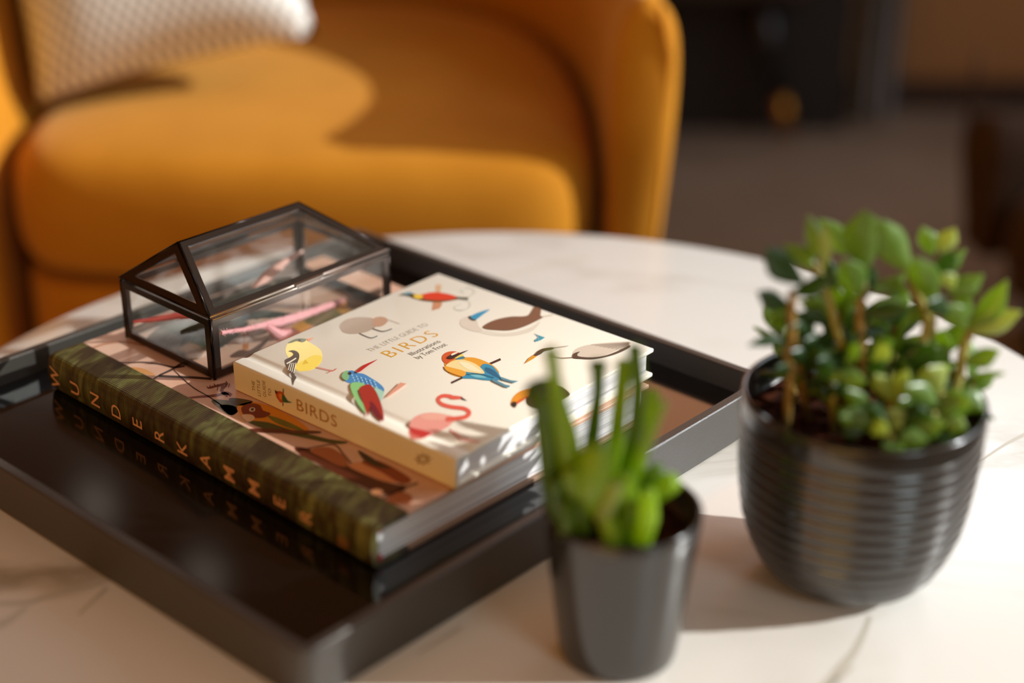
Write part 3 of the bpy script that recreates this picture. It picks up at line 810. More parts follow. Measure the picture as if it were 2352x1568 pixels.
b = P3('trunk_print', 'printed orange tree trunk with pale bird', C1)
b.shape((200, 116, 56), [(1040, 1060), (1085, 1060), (1080, 1180), (1035, 1200)], False)
b.shape((92, 60, 44), [(940, 1240), (1010, 1190), (1090, 1190), (1180, 1130), (1240, 1100), (1150, 1200), (1040, 1240)])
b.shape((226, 160, 50), [(1400, 1010), (1520, 960), (1560, 1000), (1500, 1060), (1420, 1080)])
b.shape((220, 160, 60), [(1700, 860), (1850, 800), (1900, 840), (1800, 920)])
b.shape((84, 60, 48), [(1820, 800), (1960, 760), (2080, 720), (2060, 800), (1950, 850), (1840, 880)])
b.shape((110, 108, 50), [(1500, 960), (1700, 880), (1780, 940), (1600, 1010)])
b.shape((176, 96, 60), [(1240, 1060), (1400, 1020), (1480, 1080), (1330, 1130)])
b.build()
# back edge of cloth: spine lettering
spine_b = [c for c in big.children if c.name.startswith('cloth_spine')][0]
M_COPPER = mat('pale_copper_foil', (236, 176, 132), 0.45, 0.0)
for i, ch in enumerate('WUNDERKAMMER'):
    bb = 0.2908 + (0.0512 - 0.2908) * i / 11.0
    text_part('spine_letter', ch, spine_b, BF(-0.00125, bb - 0.0048, BB + 0.0118), Z, BF.n, cap=0.0098, m=M_COPPER, align='C', lift=0.0002, xscale=1.0, bold=0.004)
b = Print('publisher_emblem', spine_b, (BF(-0.00125, 0, 0), -BF.e), C3, 'small copper emblem at the foot of the spine')
M_OLD = (160, 112, 66)
for k in range(4):
    b.line(M_OLD, [(1822 + k * 16, 1272 + k * 8), (1826 + k * 16, 1335 + k * 8)], 7)
b.line(M_OLD, [(1818, 1300), (1885, 1330)], 7).line(M_OLD, [(1818, 1325), (1885, 1352)], 7)
b.build()

# ------------------------------------------------------------------ glass box
GF = Frame(-0.179902, 0.8566, 0.837774)
GW, GL, GH = 0.146449, 0.089509, 0.042367
GZ = BT + 0.0003
gbox = empty('glass_display_box', GF(GW / 2, GL / 2, BT), 'hinged glass box with gunmetal edges and a pitched lid, standing on the large book', 'box')
def pane_frame(corners, inset, th, name, host, glass_in=0.0004):
    """came strips round a flat pane plus the glass slab: strips are one part, glass another"""
    P = [Vector(c) for c in corners]; n = len(P)
    c = sum(P, Vector()) / n
    nv = (P[1] - P[0]).cross(P[2] - P[1]).normalized()
    inner = []
    for i in range(n):
        p, a, bq = P[i], P[i - 1], P[(i + 1) % n]
        d1 = (p - a).normalized(); d2 = (bq - p).normalized()
        n1 = nv.cross(d1); n2 = nv.cross(d2)
        bis = (n1 + n2); bis = bis / max(1e-6, bis.length_squared) * 2
        inner.append(p + bis * inset)
    if (inner[0] - c).length > (P[0] - c).length: inner = [p * 2 - q for p, q in zip(P, inner)]
    V = []
    for s in (th / 2, -th / 2):
        V += [p + nv * s for p in P] + [q + nv * s for q in inner]
    Fc = []
    for i in range(n):
        k = (i + 1) % n
        Fc += [(i, k, n + k, n + i), (2 * n + i, 2 * n + k, 3 * n + k, 3 * n + i), (n + i, n + k, 3 * n + k, 3 * n + i), (i, k, 2 * n + k, 2 * n + i)]
    fo = obj(name, V, Fc, M_CAME, host)
    g = []
    for s in (0.0004, -0.0004):
        g += [q + (p - q) * 0.3 + nv * s for p, q in zip(P, inner)]
    Gf = [tuple(range(n)), tuple(range(n, 2 * n))] + [(i, (i + 1) % n, n + (i + 1) % n, n + i) for i in range(n)]
    obj('glass_pane', g, Gf, M_GLASS, host)
    return fo
def g(a, b_, z): return GF(a, b_, GZ + z)
body = obj('base_plate', *box(GF, 0, GW, 0, GL, GZ, GZ + 0.0012), mat('clear_base_rim', (40, 34, 32), 0.3, 0.8), None)
bpy.data.objects.remove(body)
IN, TK = 0.0042, 0.0016
case = bpy.data.objects.new('glass_case', None); COL.objects.link(case); case.parent = gbox
lid = bpy.data.objects.new('glass_lid', None); COL.objects.link(lid); lid.parent = gbox
e_ = 0.0008
HB = GH - 0.003
pane_frame([g(e_, 0, e_), g(GW - e_, 0, e_), g(GW - e_, 0, HB), g(e_, 0, HB)], IN, TK, 'metal_edging', case)
pane_frame([g(e_, GL, e_), g(GW - e_, GL, e_), g(GW - e_, GL, HB), g(e_, GL, HB)], IN, TK, 'metal_edging', case)
pane_frame([g(0, e_, e_), g(0, GL - e_, e_), g(0, GL - e_, HB), g(0, e_, HB)], IN, TK, 'metal_edging', case)
pane_frame([g(GW, e_, e_), g(GW, GL - e_, e_), g(GW, GL - e_, HB), g(GW, e_, HB)], IN, TK, 'metal_edging', case)
pane_frame([g(0, 0, 0.0016), g(GW, 0, 0.0016), g(GW, GL, 0.0016), g(0, GL, 0.0016)], IN, TK, 'metal_edging', case)
parts = []
for a, b_ in ((0, 0), (GW, 0), (GW, GL), (0, GL)):
    parts.append(tube([g(a, b_, 0.0), g(a, b_, HB + 0.0006)], 0.00115, 8))
M_SEAM = mat('dark_solder_seam', (30, 25, 24), 0.2, 0.9)
for vf in parts:
    obj('corner_seam', *vf, M_SEAM, case, smooth=True)
# lid
ZL = HB + 0.0022
RZ = 0.0727
r0, r1, rb = 0.0138, 0.1102, GL / 2
A_, B_, C_, D_ = g(-0.0004, -0.0004, ZL), g(GW + 0.0004, -0.0004, ZL), g(GW + 0.0004, GL + 0.0004, ZL), g(-0.0004, GL + 0.0004, ZL)
E_, G_ = g(r0, rb, RZ), g(r1, rb, RZ)
def shrink(pts, t=0.0009):
    c = sum(pts, Vector()) / len(pts)
    return [p + (c - p).normalized() * t for p in pts]
pane_frame(shrink([A_, B_, G_, E_]), IN, TK, 'lid_edging', lid)
pane_frame(shrink([C_, D_, E_, G_]), IN, TK, 'lid_edging', lid)
pane_frame(shrink([D_, A_, E_]), IN, TK, 'lid_edging', lid)
pane_frame(shrink([B_, C_, G_]), IN, TK, 'lid_edging', lid)
lr = [tube([p, q], 0.001, 8) for p, q in ((A_, B_), (B_, C_), (C_, D_), (D_, A_), (A_, E_), (D_, E_), (B_, G_), (C_, G_), (E_, G_))]
M_BRIGHT = mat('painted_highlight_metal', (206, 196, 186), 0.3, 1.0)  # bright metal paints a highlight along the front lid seam
for k_, vf in enumerate(lr):
    obj('lid_seam', *vf, M_BRIGHT if k_ == 0 else M_SEAM, lid, smooth=True)
obj('highlight_bead', *tube([g(0.001, -0.0009, HB), g(GW - 0.001, -0.0009, HB)], 0.0006, 8), M_BRIGHT, case, smooth=True)  # rod added as a highlight line on the body's top front edge
# clasp tab and hinge
m0 = GW * 0.50
cl = obj('clasp', *join(tube([g(m0 - 0.008, -0.0016, ZL - 0.0002), g(m0 + 0.015, -0.0016, ZL + 0.0002)], 0.0012, 10), box(Frame(g(0, 0, 0).x, g(0, 0, 0).y, 0.837774), m0 - 0.006, m0 + 0.013, -0.0018, -0.0008, GZ + HB - 0.0004, GZ + ZL)), mat('worn_nickel', (138, 126, 118), 0.32, 1.0), lid, smooth=False)
obj('hinge', *tube([g(GW * 0.3, GL + 0.0016, HB + 0.001), g(GW * 0.7, GL + 0.0016, HB + 0.001)], 0.0014, 8), M_SEAM, lid, smooth=True)

# contents
def fuzz(pts, r, m, host, name, n=260, L=0.003):
    V, Fc = tube(pts, r, 8)
    pv = [Vector(p) for p in pts]
    for _ in range(n):
        t = rng.random() * (len(pv) - 1); i = int(t); f = t - i
        p = pv[i].lerp(pv[min(i + 1, len(pv) - 1)], f)
        rr = r[i] if isinstance(r, list) else r
        d = Vector((rng.gauss(0, 1), rng.gauss(0, 1), rng.gauss(0, 1))).normalized()
        q = p + d * rr * 0.8; s = p + d * (rr + L * rng.random())
        w_ = Vector((rng.gauss(0, 1), rng.gauss(0, 1), rng.gauss(0, 1))).cross(d).normalized() * 0.00018
        k = len(V); V += [q - w_, q + w_, s]; Fc.append((k, k + 1, k + 2))
    return obj(name, V, Fc, m, host, smooth=False)
M_PINK = mat('pink_fuzz', (226, 158, 160), 0.9, 0, 0.1); M_PINK.node_tree.nodes['Principled BSDF'].inputs['Sheen Weight'].default_value = 0.5
def gpt(px, py, b_): return on_plane(px, py, GF(0, b_, 0), GF.n)
bird = empty('pink_fuzzy_twig', gpt(640, 765, 0.018), 'pink fuzzy twig with a thick knot, lying inside the glass box near its front pane', 'twig')
fuzz([gpt(508, 764, 0.012), gpt(560, 757, 0.014), gpt(606, 746, 0.016), gpt(640, 740, 0.018), gpt(700, 722, 0.022), gpt(760, 700, 0.026), gpt(792, 690, 0.03)], [0.0012, 0.0014, 0.0019, 0.0029, 0.0026, 0.0020, 0.0006], M_PINK, bird, 'fuzzy_stem', 1500)
fuzz([gpt(612, 748, 0.016), gpt(640, 768, 0.017), gpt(668, 762, 0.018)], [0.0020, 0.0032, 0.0016], M_PINK, bird, 'knot', 500)
t2 = obj('red_pink_twig', [], [], None)
bpy.data.objects.remove(t2)
tw = fuzz([gpt(306, 739, 0.078), gpt(350, 734, 0.070), gpt(400, 726, 0.062), gpt(450, 722, 0.052), gpt(520, 716, 0.045)], [0.0008, 0.0017, 0.0022, 0.0024, 0.0015], mat('rose_pink_fuzz', (188, 84, 82), 0.9, 0, 0.1), None, 'rose_pink_twig', 200)
tag(tw, 'darker rose pink fuzzy twig inside the glass box behind its left pane', 'twig')
# loose feathers
def feather(name, p0, p1, wd, m, label, z_lift=0.002, cat='feather', bend=0.006):
    p0, p1 = Vector(p0), Vector(p1); d = p1 - p0; side = Vector((-d.y, d.x, 0)).normalized()
    V, Fc = [], []; n = 30
    for i in range(n + 1):
        t = i / n; w_ = wd * math.sin(PI * min(1, t * 0.9 + 0.08)) ** 0.7
        c = p0.lerp(p1, t) + Vector((0, 0, bend * math.sin(PI * t)))
        jit = rng.uniform(0.75, 1.05)
        V += [c - side * w_ * jit - Vector((0, 0, 0.0012)), c + Vector((0, 0, 0.0003)), c + side * w_ * rng.uniform(0.75, 1.05) - Vector((0, 0, 0.0012))]
    for i in range(n):
        Fc += [(i * 3, i * 3 + 1, i * 3 + 4, i * 3 + 3), (i * 3 + 1, i * 3 + 2, i * 3 + 5, i * 3 + 4)]
    o = obj(name, V, Fc, m, None, loc=p0)
    md = o.modifiers.new('s', 'SOLIDIFY'); md.thickness = 0.0004
    tag(o, label, cat)
    ch = obj('quill', *tube([p0, p0.lerp(p1, 0.5) + Vector((0, 0, bend + 0.0003)), p1], 0.0004, 6), mat('pale_quill', (200, 180, 150), 0.5), o)
    return o
M_FEA = mat('dark_green_feather', (34, 48, 44), 0.45, 0, 0.5); M_FEA2 = mat('pale_pink_feather', (226, 178, 166), 0.7)
feather('feather', g(0.020, 0.060, 0.007), g(0.085, 0.020, 0.009), 0.008, M_FEA, 'dark green feather lying across the left half of the glass box')
feather('feather', g(0.052, 0.070, 0.010), g(0.125, 0.030, 0.020), 0.009, M_FEA, 'dark green feather leaning toward the right end of the glass box')
feather('feather', g(0.060, 0.050, 0.012), g(0.136, 0.074, 0.024), 0.005, M_FEA2, 'pale pink feather rising toward the back pane of the glass box')

# ------------------------------------------------------------------ pots
ax_, ay_, ah, ar, a0 = 0.0531, 0.6432, 0.0820, 0.0378, 0.0291
potA = empty('finger_jade_plant', (ax_, ay_, 0), 'small plant with upright tubular green leaves in a smooth dark grey pot', 'plant')
def potprof(h, r1, r0, t=0.0022, soil=0.016):
    p = [(r0 - 0.003, 0.0), (r0 - 0.0008, 0.0008), (r0, 0.003)]
    for i in range(1, 10):
        s = i / 9; p.append((r0 + (r1 - r0) * s ** 0.9, 0.003 + (h - 0.0045) * s))
    p += [(r1 - 0.0003, h - 0.0005), (r1 - 0.0011, h), (r1 - t + 0.0002, h - 0.0006), (r1 - t - 0.0003, h - 0.0025), (r1 - t - 0.0012, h - soil - 0.004), (0.004, h - soil - 0.004)]
    return p
obj('pot', *lathe(ax_, ay_, potprof(ah, ar, a0), 96), M_GLAZE, potA, smooth=True)
def soil(cx, cy, r, z, host):
    V, Fc = [Vector((cx, cy, z + 0.002))], []
    nr, ns = 10, 40
    for j in range(1, nr + 1):
        for i in range(ns):
            t = 2 * PI * i / ns; q = r * j / nr
            V.append(Vector((cx + q * math.cos(t), cy + q * math.sin(t), z + rng.uniform(-0.0016, 0.0016))))
    for i in range(ns): Fc.append((0, 1 + i, 1 + (i + 1) % ns))
    for j in range(nr - 1):
        for i in range(ns):
            k = (i + 1) % ns; Fc.append((1 + j * ns + i, 1 + j * ns + k, 1 + (j + 1) * ns + k, 1 + (j + 1) * ns + i))
    tag(obj('soil', V, Fc, M_SOIL, host), kind='stuff')
soil(ax_, ay_, ar - 0.0034, ah - 0.016, potA)

bx_, by_, bh = 0.1778, 0.7115, 0.1077
potB = empty('leafy_succulent_plant', (bx_, by_, 0), 'bushy pointed-leaf succulent in a large ribbed dark bowl pot', 'plant')
ctrl = [(0.0, 0.030), (0.003, 0.0355), (0.008, 0.0425), (0.014, 0.0472), (0.020, 0.0505), (0.027, 0.0535), (0.040, 0.0574), (0.054, 0.0594), (0.067, 0.0606), (0.081, 0.0614), (0.094, 0.0617), (0.1077, 0.0613)]
def interp(z):
    for (z0, r0_), (z1, r1_) in zip(ctrl, ctrl[1:]):
        if z0 <= z <= z1: return r0_ + (r1_ - r0_) * (z - z0) / (z1 - z0)
    return ctrl[-1][1]
pb = [(0.027, 0.0)]
zt = bh - 0.0105
for i in range(0, 241):
    z = 0.0004 + (zt - 0.0004) * i / 240
    amp = 0.0009 * min(1, max(0, (z - 0.004) / 0.01))
    ph_ = ((zt - z) / 0.0074) % 1.0
    pb.append((interp(z) - amp * math.exp(-((ph_ - 0.5) / 0.17) ** 2) + 0.15 * amp * math.cos(2 * PI * ph_), z))
pb += [(interp(zt) + 0.0002, zt + 0.001), (0.0614, bh - 0.002), (0.0612, bh - 0.0006), (0.0602, bh), (0.0588, bh - 0.0004), (0.0582, bh - 0.003), (0.0570, bh - 0.024), (0.01, bh - 0.024)]
obj('pot', *lathe(bx_, by_, pb, 128), M_GLAZE, potB, smooth=True)
soil(bx_, by_, 0.0572, bh - 0.0165, potB)

# ------------------------------------------------------------------ leaves
def leaf_mesh(p0, p1, width, roll=0.0, thick=0.0022, fold=0.35, curl=0.12, shape=0.9, blunt=0.0):
    """fleshy keeled leaf from p0 to p1; its face turns to the viewer side when roll = 0"""
    p0, p1 = Vector(p0), Vector(p1); ax = p1 - p0; Ln = ax.length; ax.normalize()
    vd = ((p0 + p1) / 2 - CO).normalized()
    sd_ = ax.cross(vd).normalized(); nv = sd_.cross(ax).normalized()
    sd_, nv = sd_ * math.cos(roll) + nv * math.sin(roll), nv * math.cos(roll) - sd_ * math.sin(roll)
    n = 8; V, Fc = [], []
    prof_ = [0.2, 0.48, 0.8, 0.98, 1.0, 0.84, 0.54, 0.22, 0.0]
    if blunt: prof_ = [0.34, 0.46, 0.62, 0.8, 0.95, 1.0, 0.92, 0.66, 0.0]
    for i in range(n + 1):
        t = i / n
        c = p0 + ax * (Ln * t) + nv * (curl * Ln * 4 * t * (1 - t))
        w_ = width / 2 * prof_[i]; th = thick * (0.5 + 0.5 * math.sin(PI * min(0.95, t + 0.1))) * (1 if i < n else 0.2)
        if i == n:
            V.append(c); break
        V += [c - sd_ * w_ + nv * w_ * fold, c - sd_ * w_ * 0.5 + nv * (w_ * fold * 0.35 + th * 0.4), c + nv * (th * 0.25),
              c + sd_ * w_ * 0.5 + nv * (w_ * fold * 0.35 + th * 0.4), c + sd_ * w_ + nv * w_ * fold,
              c + sd_ * w_ * 0.5 - nv * (th * 0.7), c - nv * th * 1.3, c - sd_ * w_ * 0.5 - nv * (th * 0.7)]
    for i in range(n - 1):
        for k in range(8):
            l = (k + 1) % 8; Fc.append((i * 8 + k, i * 8 + l, (i + 1) * 8 + l, (i + 1) * 8 + k))
    Fc.append(tuple(range(8)))
    for k in range(8): Fc.append(((n - 1) * 8 + k, (n - 1) * 8 + (k + 1) % 8, n * 8))
    return V, Fc

def zoom5(x, y): return (1660 + x / 2.8006, 440 + y / 2.8006)
def leafB(bx0, by0, tx0, ty0, wz, y0=0.705, dy=0.0, m=None, roll=0.0, fold=0.4, curl=0.08, blunt=0):
    q0, q1 = zoom5(bx0, by0), zoom5(tx0, ty0)
    p0, p1 = at_y(q0[0], q0[1], y0), at_y(q1[0], q1[1], y0 + dy)
    dist = ((p0 + p1) / 2 - CO).dot(FW)
    o = obj('leaf', *leaf_mesh(p0, p1, wz * 1.5 / 2.8006 / F * dist, roll, 0.0019, fold, curl, blunt=blunt), m or M_LEAF, potB)
    subsurf(o, 1)
LB = [
 # upper rosettes
 (590, 440, 545, 130, 110, .700, .004, M_LEAF, .5), (650, 490, 655, 195, 78, .694, -.006, M_LEAFP, .3), (600, 500, 372, 330, 105, .700, .006, M_LEAF, .4),
 (520, 590, 265, 350, 160, .690, -.012, M_LEAFD, -.3), (440, 655, 722, 522, 120, .690, -.014, M_LEAFD, .5), (440, 745, 212, 638, 115, .692, -.006, M_LEAFD, -.3),
 (430, 968, 148, 995, 78, .690, -.010, M_LEAFD, .7), (790, 400, 602, 160, 130, .716, .008, M_LEAF, .3), (920, 495, 912, 105, 245, .706, -.006, M_LEAF, -.2),
 (1210, 505, 1022, 165, 185, .708, -.004, M_LEAF, -.35), (1345, 410, 1275, 215, 115, .716, .002, M_LEAF, .3), (1400, 395, 1500, 228, 110, .712, .000, M_LEAFP, -.2),
 (1345, 515, 1512, 392, 125, .704, -.008, M_LEAFD, .4), (1430, 545, 1575, 360, 100, .718, .006, M_LEAF, -.5), (1350, 735, 1225, 410, 165, .698, -.014, M_LEAF, .25),
 (1450, 655, 1690, 525, 140, .706, .002, M_LEAF, .35), (1575, 885, 1840, 550, 150, .704, -.002, M_LEAF, .5), (1600, 905, 1940, 765, 135, .702, -.004, M_LEAFP, -.1),
 (1490, 860, 1600, 640, 120, .712, .004, M_LEAF, -.2), (880, 690, 775, 425, 160, .698, -.010, M_LEAF, .2), (900, 700, 975, 470, 130, .704, -.004, M_LEAFD, -.4),
 (950, 630, 1205, 515, 100, .712, .006, M_LEAF, .6), (890, 790, 1225, 735, 115, .698, -.012, M_LEAFD, .3), (960, 735, 1215, 670, 100, .714, .004, M_LEAF, .5),
 (700, 800, 480, 700, 105, .704, .004, M_LEAF, .4), (700, 860, 460, 780, 95, .698, -.006, M_LEAFD, .5), (700, 620, 690, 430, 110, .716, .004, M_LEAFD, .2),
 (1560, 1095, 1795, 1012, 115, .700, -.006, M_LEAF, .4), (1480, 620, 1420, 520, 90, .700, -.004, M_LEAFP, .3), (1450, 790, 1320, 700, 120, .696, -.01, M_LEAFD, .2),
 (1560, 880, 1420, 720, 130, .700, -.004, M_LEAF, .3), (1330, 830, 1180, 760, 110, .704, .002, M_LEAF, .2),
 # middle
 (560, 900, 430, 860, 90, .696, -.01, M_LEAFD, .3), (650, 1010, 520, 950, 120, .696, -.01, M_LEAFD, .2), (660, 1020, 700, 880, 100, .700, -.004, M_LEAFD, -.3),
 (740, 1150, 880, 960, 90, .694, -.012, M_LEAF, .3), (900, 900, 1060, 870, 110, .708, .004, M_LEAFD, .4), (930, 1010, 1110, 960, 120, .700, -.006, M_LEAF, .1),
 (960, 1100, 1070, 990, 100, .696, -.012, M_LEAFP, .2), (920, 1120, 1060, 1130, 110, .690, -.014, M_LEAFD, .4), (1100, 1110, 1300, 960, 130, .700, -.004, M_LEAFD, .3),
 (1200, 1120, 1400, 1010, 150, .694, -.01, M_LEAFD, .2), (1260, 1060, 1380, 880, 110, .712, .006, M_LEAF, .1), (840, 1010, 700, 900, 110, .708, .002, M_LEAFD, .4),
 (760, 1120, 600, 1080, 100, .690, -.012, M_LEAFD, .3), (560, 1120, 430, 1020, 110, .692, -.008, M_LEAFD, .3), (1350, 1080, 1470, 990, 120, .702, .0, M_LEAF, .2),
 (430, 1180, 350, 1120, 80, .688, -.008, M_LEAFD, .3), (600, 1180, 720, 1130, 90, .686, -.008, M_LEAFD, .3),
 # low front cluster
 (1080, 1350, 975, 1165, 110, .682, -.006, M_LEAFP, .1), (1100, 1350, 1195, 1135, 100, .682, -.006, M_LEAFP, -.1), (730, 1170, 935, 1225, 105, .680, -.008, M_LEAF, .2),
 (960, 1455, 782, 1255, 100, .676, -.004, M_LEAF, .2), (1400, 1295, 1310, 1120, 190, .684, -.006, M_LEAFP, .0), (1390, 1400, 1170, 1240, 150, .678, -.008, M_LEAF, .1),
 (1385, 1390, 1625, 1345, 160, .678, -.006, M_LEAF, -.2), (1545, 1280, 1690, 1420, 150, .690, -.004, M_LEAF, .2), (1040, 1400, 1150, 1520, 160, .674, -.01, M_LEAFP, .0),
 (1010, 1500, 735, 1440, 150, .668, -.006, M_LEAF, .1), (960, 1560, 1050, 1480, 100, .664, -.006, M_LEAFP, .1), (1180, 1530, 1450, 1490, 150, .668, -.004, M_LEAF, .0),
 (1480, 1560, 1540, 1450, 90, .672, -.004, M_LEAFP, .1), (1240, 1420, 1130, 1330, 110, .676, -.006, M_LEAF, .2), (1440, 1470, 1580, 1520, 120, .670, -.004, M_LEAF, .2),
 (820, 1330, 700, 1230, 90, .680, -.006, M_LEAFD, .2), (1240, 1300, 1220, 1150, 110, .690, -.004, M_LEAFD, .1), (1130, 1580, 1330, 1600, 120, .660, -.002, M_LEAF, .0),
 (900, 1540, 760, 1560, 90, .664, -.002, M_LEAFD, .1), (1600, 1440, 1660, 1300, 110, .694, .0, M_LEAFD, .1), (1500, 1400, 1420, 1300, 120, .684, -.004, M_LEAFD, .2),
]
for q in LB:
    leafB(*q[:5], y0=q[5] + 0.006, dy=q[6], m=q[7], roll=q[8])
def stemB(pts, r, m, y=0.705):
    P = [at_y(*zoom5(a, b_), yy) for a, b_, yy in pts]
    P.append(Vector((P[-1].x, P[-1].y, bh - 0.018)))
    obj('stem', *tube(P, r, 8), m, potB, smooth=True)
stemB([(600, 480, .704), (690, 700, .704), (720, 860, .704), (800, 1080, .704), (840, 1150, .700)], 0.0021, M_STEM)
stemB([(450, 640, .696), (440, 780, .696), (450, 930, .696), (420, 1060, .696), (440, 1160, .694)], 0.0022, M_STEMB)
stemB([(920, 500, .712), (885, 700, .706), (880, 900, .704), (900, 1120, .700)], 0.0024, M_STEMB)
stemB([(1200, 500, .714), (1240, 640, .712), (1320, 800, .710), (1290, 980, .706), (1240, 1150, .704)], 0.0022, M_STEM)
stemB([(1400, 420, .720), (1360, 600, .716), (1350, 800, .712), (1330, 1100, .708)], 0.0021, M_STEM)
stemB([(1600, 880, .710), (1550, 1000, .708), (1520, 1180, .704), (1490, 1290, .700)], 0.0026, M_STEM)
stemB([(1090, 1330, .690), (1095, 1450, .686)], 0.0034, M_STEM)
stemB([(1400, 1290, .692), (1390, 1380, .690)], 0.0026, M_STEM)

def bush_stem(a, r, tilt, hgt, seed):
    rg = random.Random(seed)
    base = Vector((bx_ + r * math.cos(a), by_ + r * math.sin(a), bh - 0.018))
    out = Vector((math.cos(a), math.sin(a), 0))
    d = (Vector((0, 0, 1)) + out * tilt).normalized()
    top = base + d * hgt
    obj('stem', *tube([base, base.lerp(top, 0.5) + out * 0.001, top], [0.0021, 0.0019, 0.0015], 8), M_STEM if rg.random() < 0.6 else M_STEMB, potB, smooth=True)
    s1 = d.cross(Vector((0, 0.3, 1))).normalized(); s2 = d.cross(s1).normalized()
    n = max(2, int(hgt / 0.0095)); ph = rg.uniform(0, PI)
    for i in range(n):
        t = 0.28 + 0.72 * (i + 0.5) / n
        c = base + d * hgt * t
        for k in (0, 1):
            an = ph + i * PI / 2 + k * PI + rg.uniform(-0.25, 0.25)
            u = s1 * math.cos(an) + s2 * math.sin(an)
            el = 0.35 + 0.9 * (i / n) + rg.uniform(-0.15, 0.15)
            ax = (u * math.cos(el) + d * math.sin(el)).normalized()
            Ln = rg.uniform(0.017, 0.025)
            p0 = c + u * 0.0012
            m = M_LEAFD if rg.random() < 0.35 else (M_LEAFP if rg.random() < 0.15 else M_LEAF)
            p1 = p0 + ax * Ln
            # face of the leaf looks to the stem tip
            vd = ((p0 + p1) / 2 - CO).normalized(); sd_ = ax.cross(vd).normalized(); nv = sd_.cross(ax).normalized()
            want = d - ax * d.dot(ax); want.normalize()
            rl = math.atan2(want.dot(sd_), want.dot(nv)) * -1
            subsurf(obj('leaf', *leaf_mesh(p0, p1, Ln * rg.uniform(0.58, 0.7), rl, 0.0018, 0.35, 0.06), m, potB), 1)
for k, (a, r, tl, h_) in enumerate([(0.2, 0.030, 0.25, 0.040), (1.0, 0.034, 0.3, 0.046), (1.8, 0.030, 0.2, 0.050), (2.5, 0.036, 0.35, 0.042), (3.1, 0.026, 0.2, 0.052), (0.6, 0.012, 0.1, 0.056),
                                     (2.2, 0.012, 0.15, 0.060), (5.4, 0.034, 0.35, 0.026), (5.9, 0.020, 0.2, 0.040), (4.9, 0.030, 0.3, 0.022), (0.0, 0.044, 0.4, 0.030), (1.4, 0.048, 0.3, 0.036), (3.7, 0.018, 0.1, 0.040)]):
    bush_stem(a, r, tl, h_, 100 + k)

# finger plant: tubular leaves with a flared, dished tip
def finger(pts, widths, y0, y1, m=None, flare=1.25, oval=1.0):
    n = len(pts); P = []
    for i, (px, py) in enumerate(pts):
        P.append(at_y(px, py, y0 + (y1 - y0) * i / (n - 1)))
    dist = (P[0] - CO).dot(FW)
    rad = [w_ * 1.14 / 2 / F * dist for w_ in widths]
    # resample
    S, RR = [], []
    for i in range(n - 1):
        for k in range(4):
            t = k / 4; S.append(P[i].lerp(P[i + 1], t)); RR.append(rad[i] + (rad[i + 1] - rad[i]) * t)
    S.append(P[-1]); RR.append(rad[-1] * flare)
    d = (S[-1] - S[-2]).normalized()
    S.append(S[-1] + d * RR[-1] * 0.25); RR.append(RR[-1] * 0.92)
    S.append(S[-1] - d * RR[-1] * 0.15); RR.append(RR[-1] * 0.6)
    S.append(S[-1] - d * RR[-1] * 0.3); RR.append(RR[-1] * 0.25)
    V, Fc = tube(S, RR, 12)
    o = obj('leaf', V, Fc, m or M_FINGER, potA, smooth=True)
    return o
YA = ay_
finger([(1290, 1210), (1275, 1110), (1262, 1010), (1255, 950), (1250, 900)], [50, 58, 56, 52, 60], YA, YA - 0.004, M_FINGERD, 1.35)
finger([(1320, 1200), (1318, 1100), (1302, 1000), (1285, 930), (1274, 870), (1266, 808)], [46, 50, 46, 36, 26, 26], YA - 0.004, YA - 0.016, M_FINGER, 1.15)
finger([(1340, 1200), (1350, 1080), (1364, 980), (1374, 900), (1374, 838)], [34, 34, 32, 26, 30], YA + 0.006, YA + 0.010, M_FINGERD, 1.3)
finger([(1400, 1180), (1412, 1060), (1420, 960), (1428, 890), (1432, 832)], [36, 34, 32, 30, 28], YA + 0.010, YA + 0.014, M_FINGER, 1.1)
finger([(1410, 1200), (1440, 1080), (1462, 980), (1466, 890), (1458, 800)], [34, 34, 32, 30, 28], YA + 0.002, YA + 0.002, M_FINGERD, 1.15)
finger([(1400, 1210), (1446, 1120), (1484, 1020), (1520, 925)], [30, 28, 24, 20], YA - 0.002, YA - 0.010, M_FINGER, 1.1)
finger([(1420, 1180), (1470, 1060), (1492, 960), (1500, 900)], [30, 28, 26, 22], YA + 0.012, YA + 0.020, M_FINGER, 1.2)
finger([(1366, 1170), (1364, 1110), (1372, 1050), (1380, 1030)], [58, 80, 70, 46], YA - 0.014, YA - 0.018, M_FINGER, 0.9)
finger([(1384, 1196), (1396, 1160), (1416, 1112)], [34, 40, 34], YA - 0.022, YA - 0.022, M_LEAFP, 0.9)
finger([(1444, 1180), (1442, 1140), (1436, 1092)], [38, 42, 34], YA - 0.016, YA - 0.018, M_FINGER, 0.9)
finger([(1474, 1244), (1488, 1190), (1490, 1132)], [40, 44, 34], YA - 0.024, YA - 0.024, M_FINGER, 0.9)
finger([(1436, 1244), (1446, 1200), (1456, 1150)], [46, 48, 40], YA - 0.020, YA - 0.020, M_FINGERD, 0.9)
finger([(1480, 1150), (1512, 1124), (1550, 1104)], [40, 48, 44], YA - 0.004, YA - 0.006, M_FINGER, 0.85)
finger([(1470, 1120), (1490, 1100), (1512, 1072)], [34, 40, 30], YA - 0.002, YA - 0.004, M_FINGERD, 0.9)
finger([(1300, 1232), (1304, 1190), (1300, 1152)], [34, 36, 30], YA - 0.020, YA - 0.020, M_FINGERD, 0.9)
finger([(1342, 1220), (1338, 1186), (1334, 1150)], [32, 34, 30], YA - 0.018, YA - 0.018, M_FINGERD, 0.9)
finger([(1408, 1246), (1400, 1215), (1392, 1186)], [40, 40, 34], YA - 0.024, YA - 0.024, M_FINGER, 0.9)
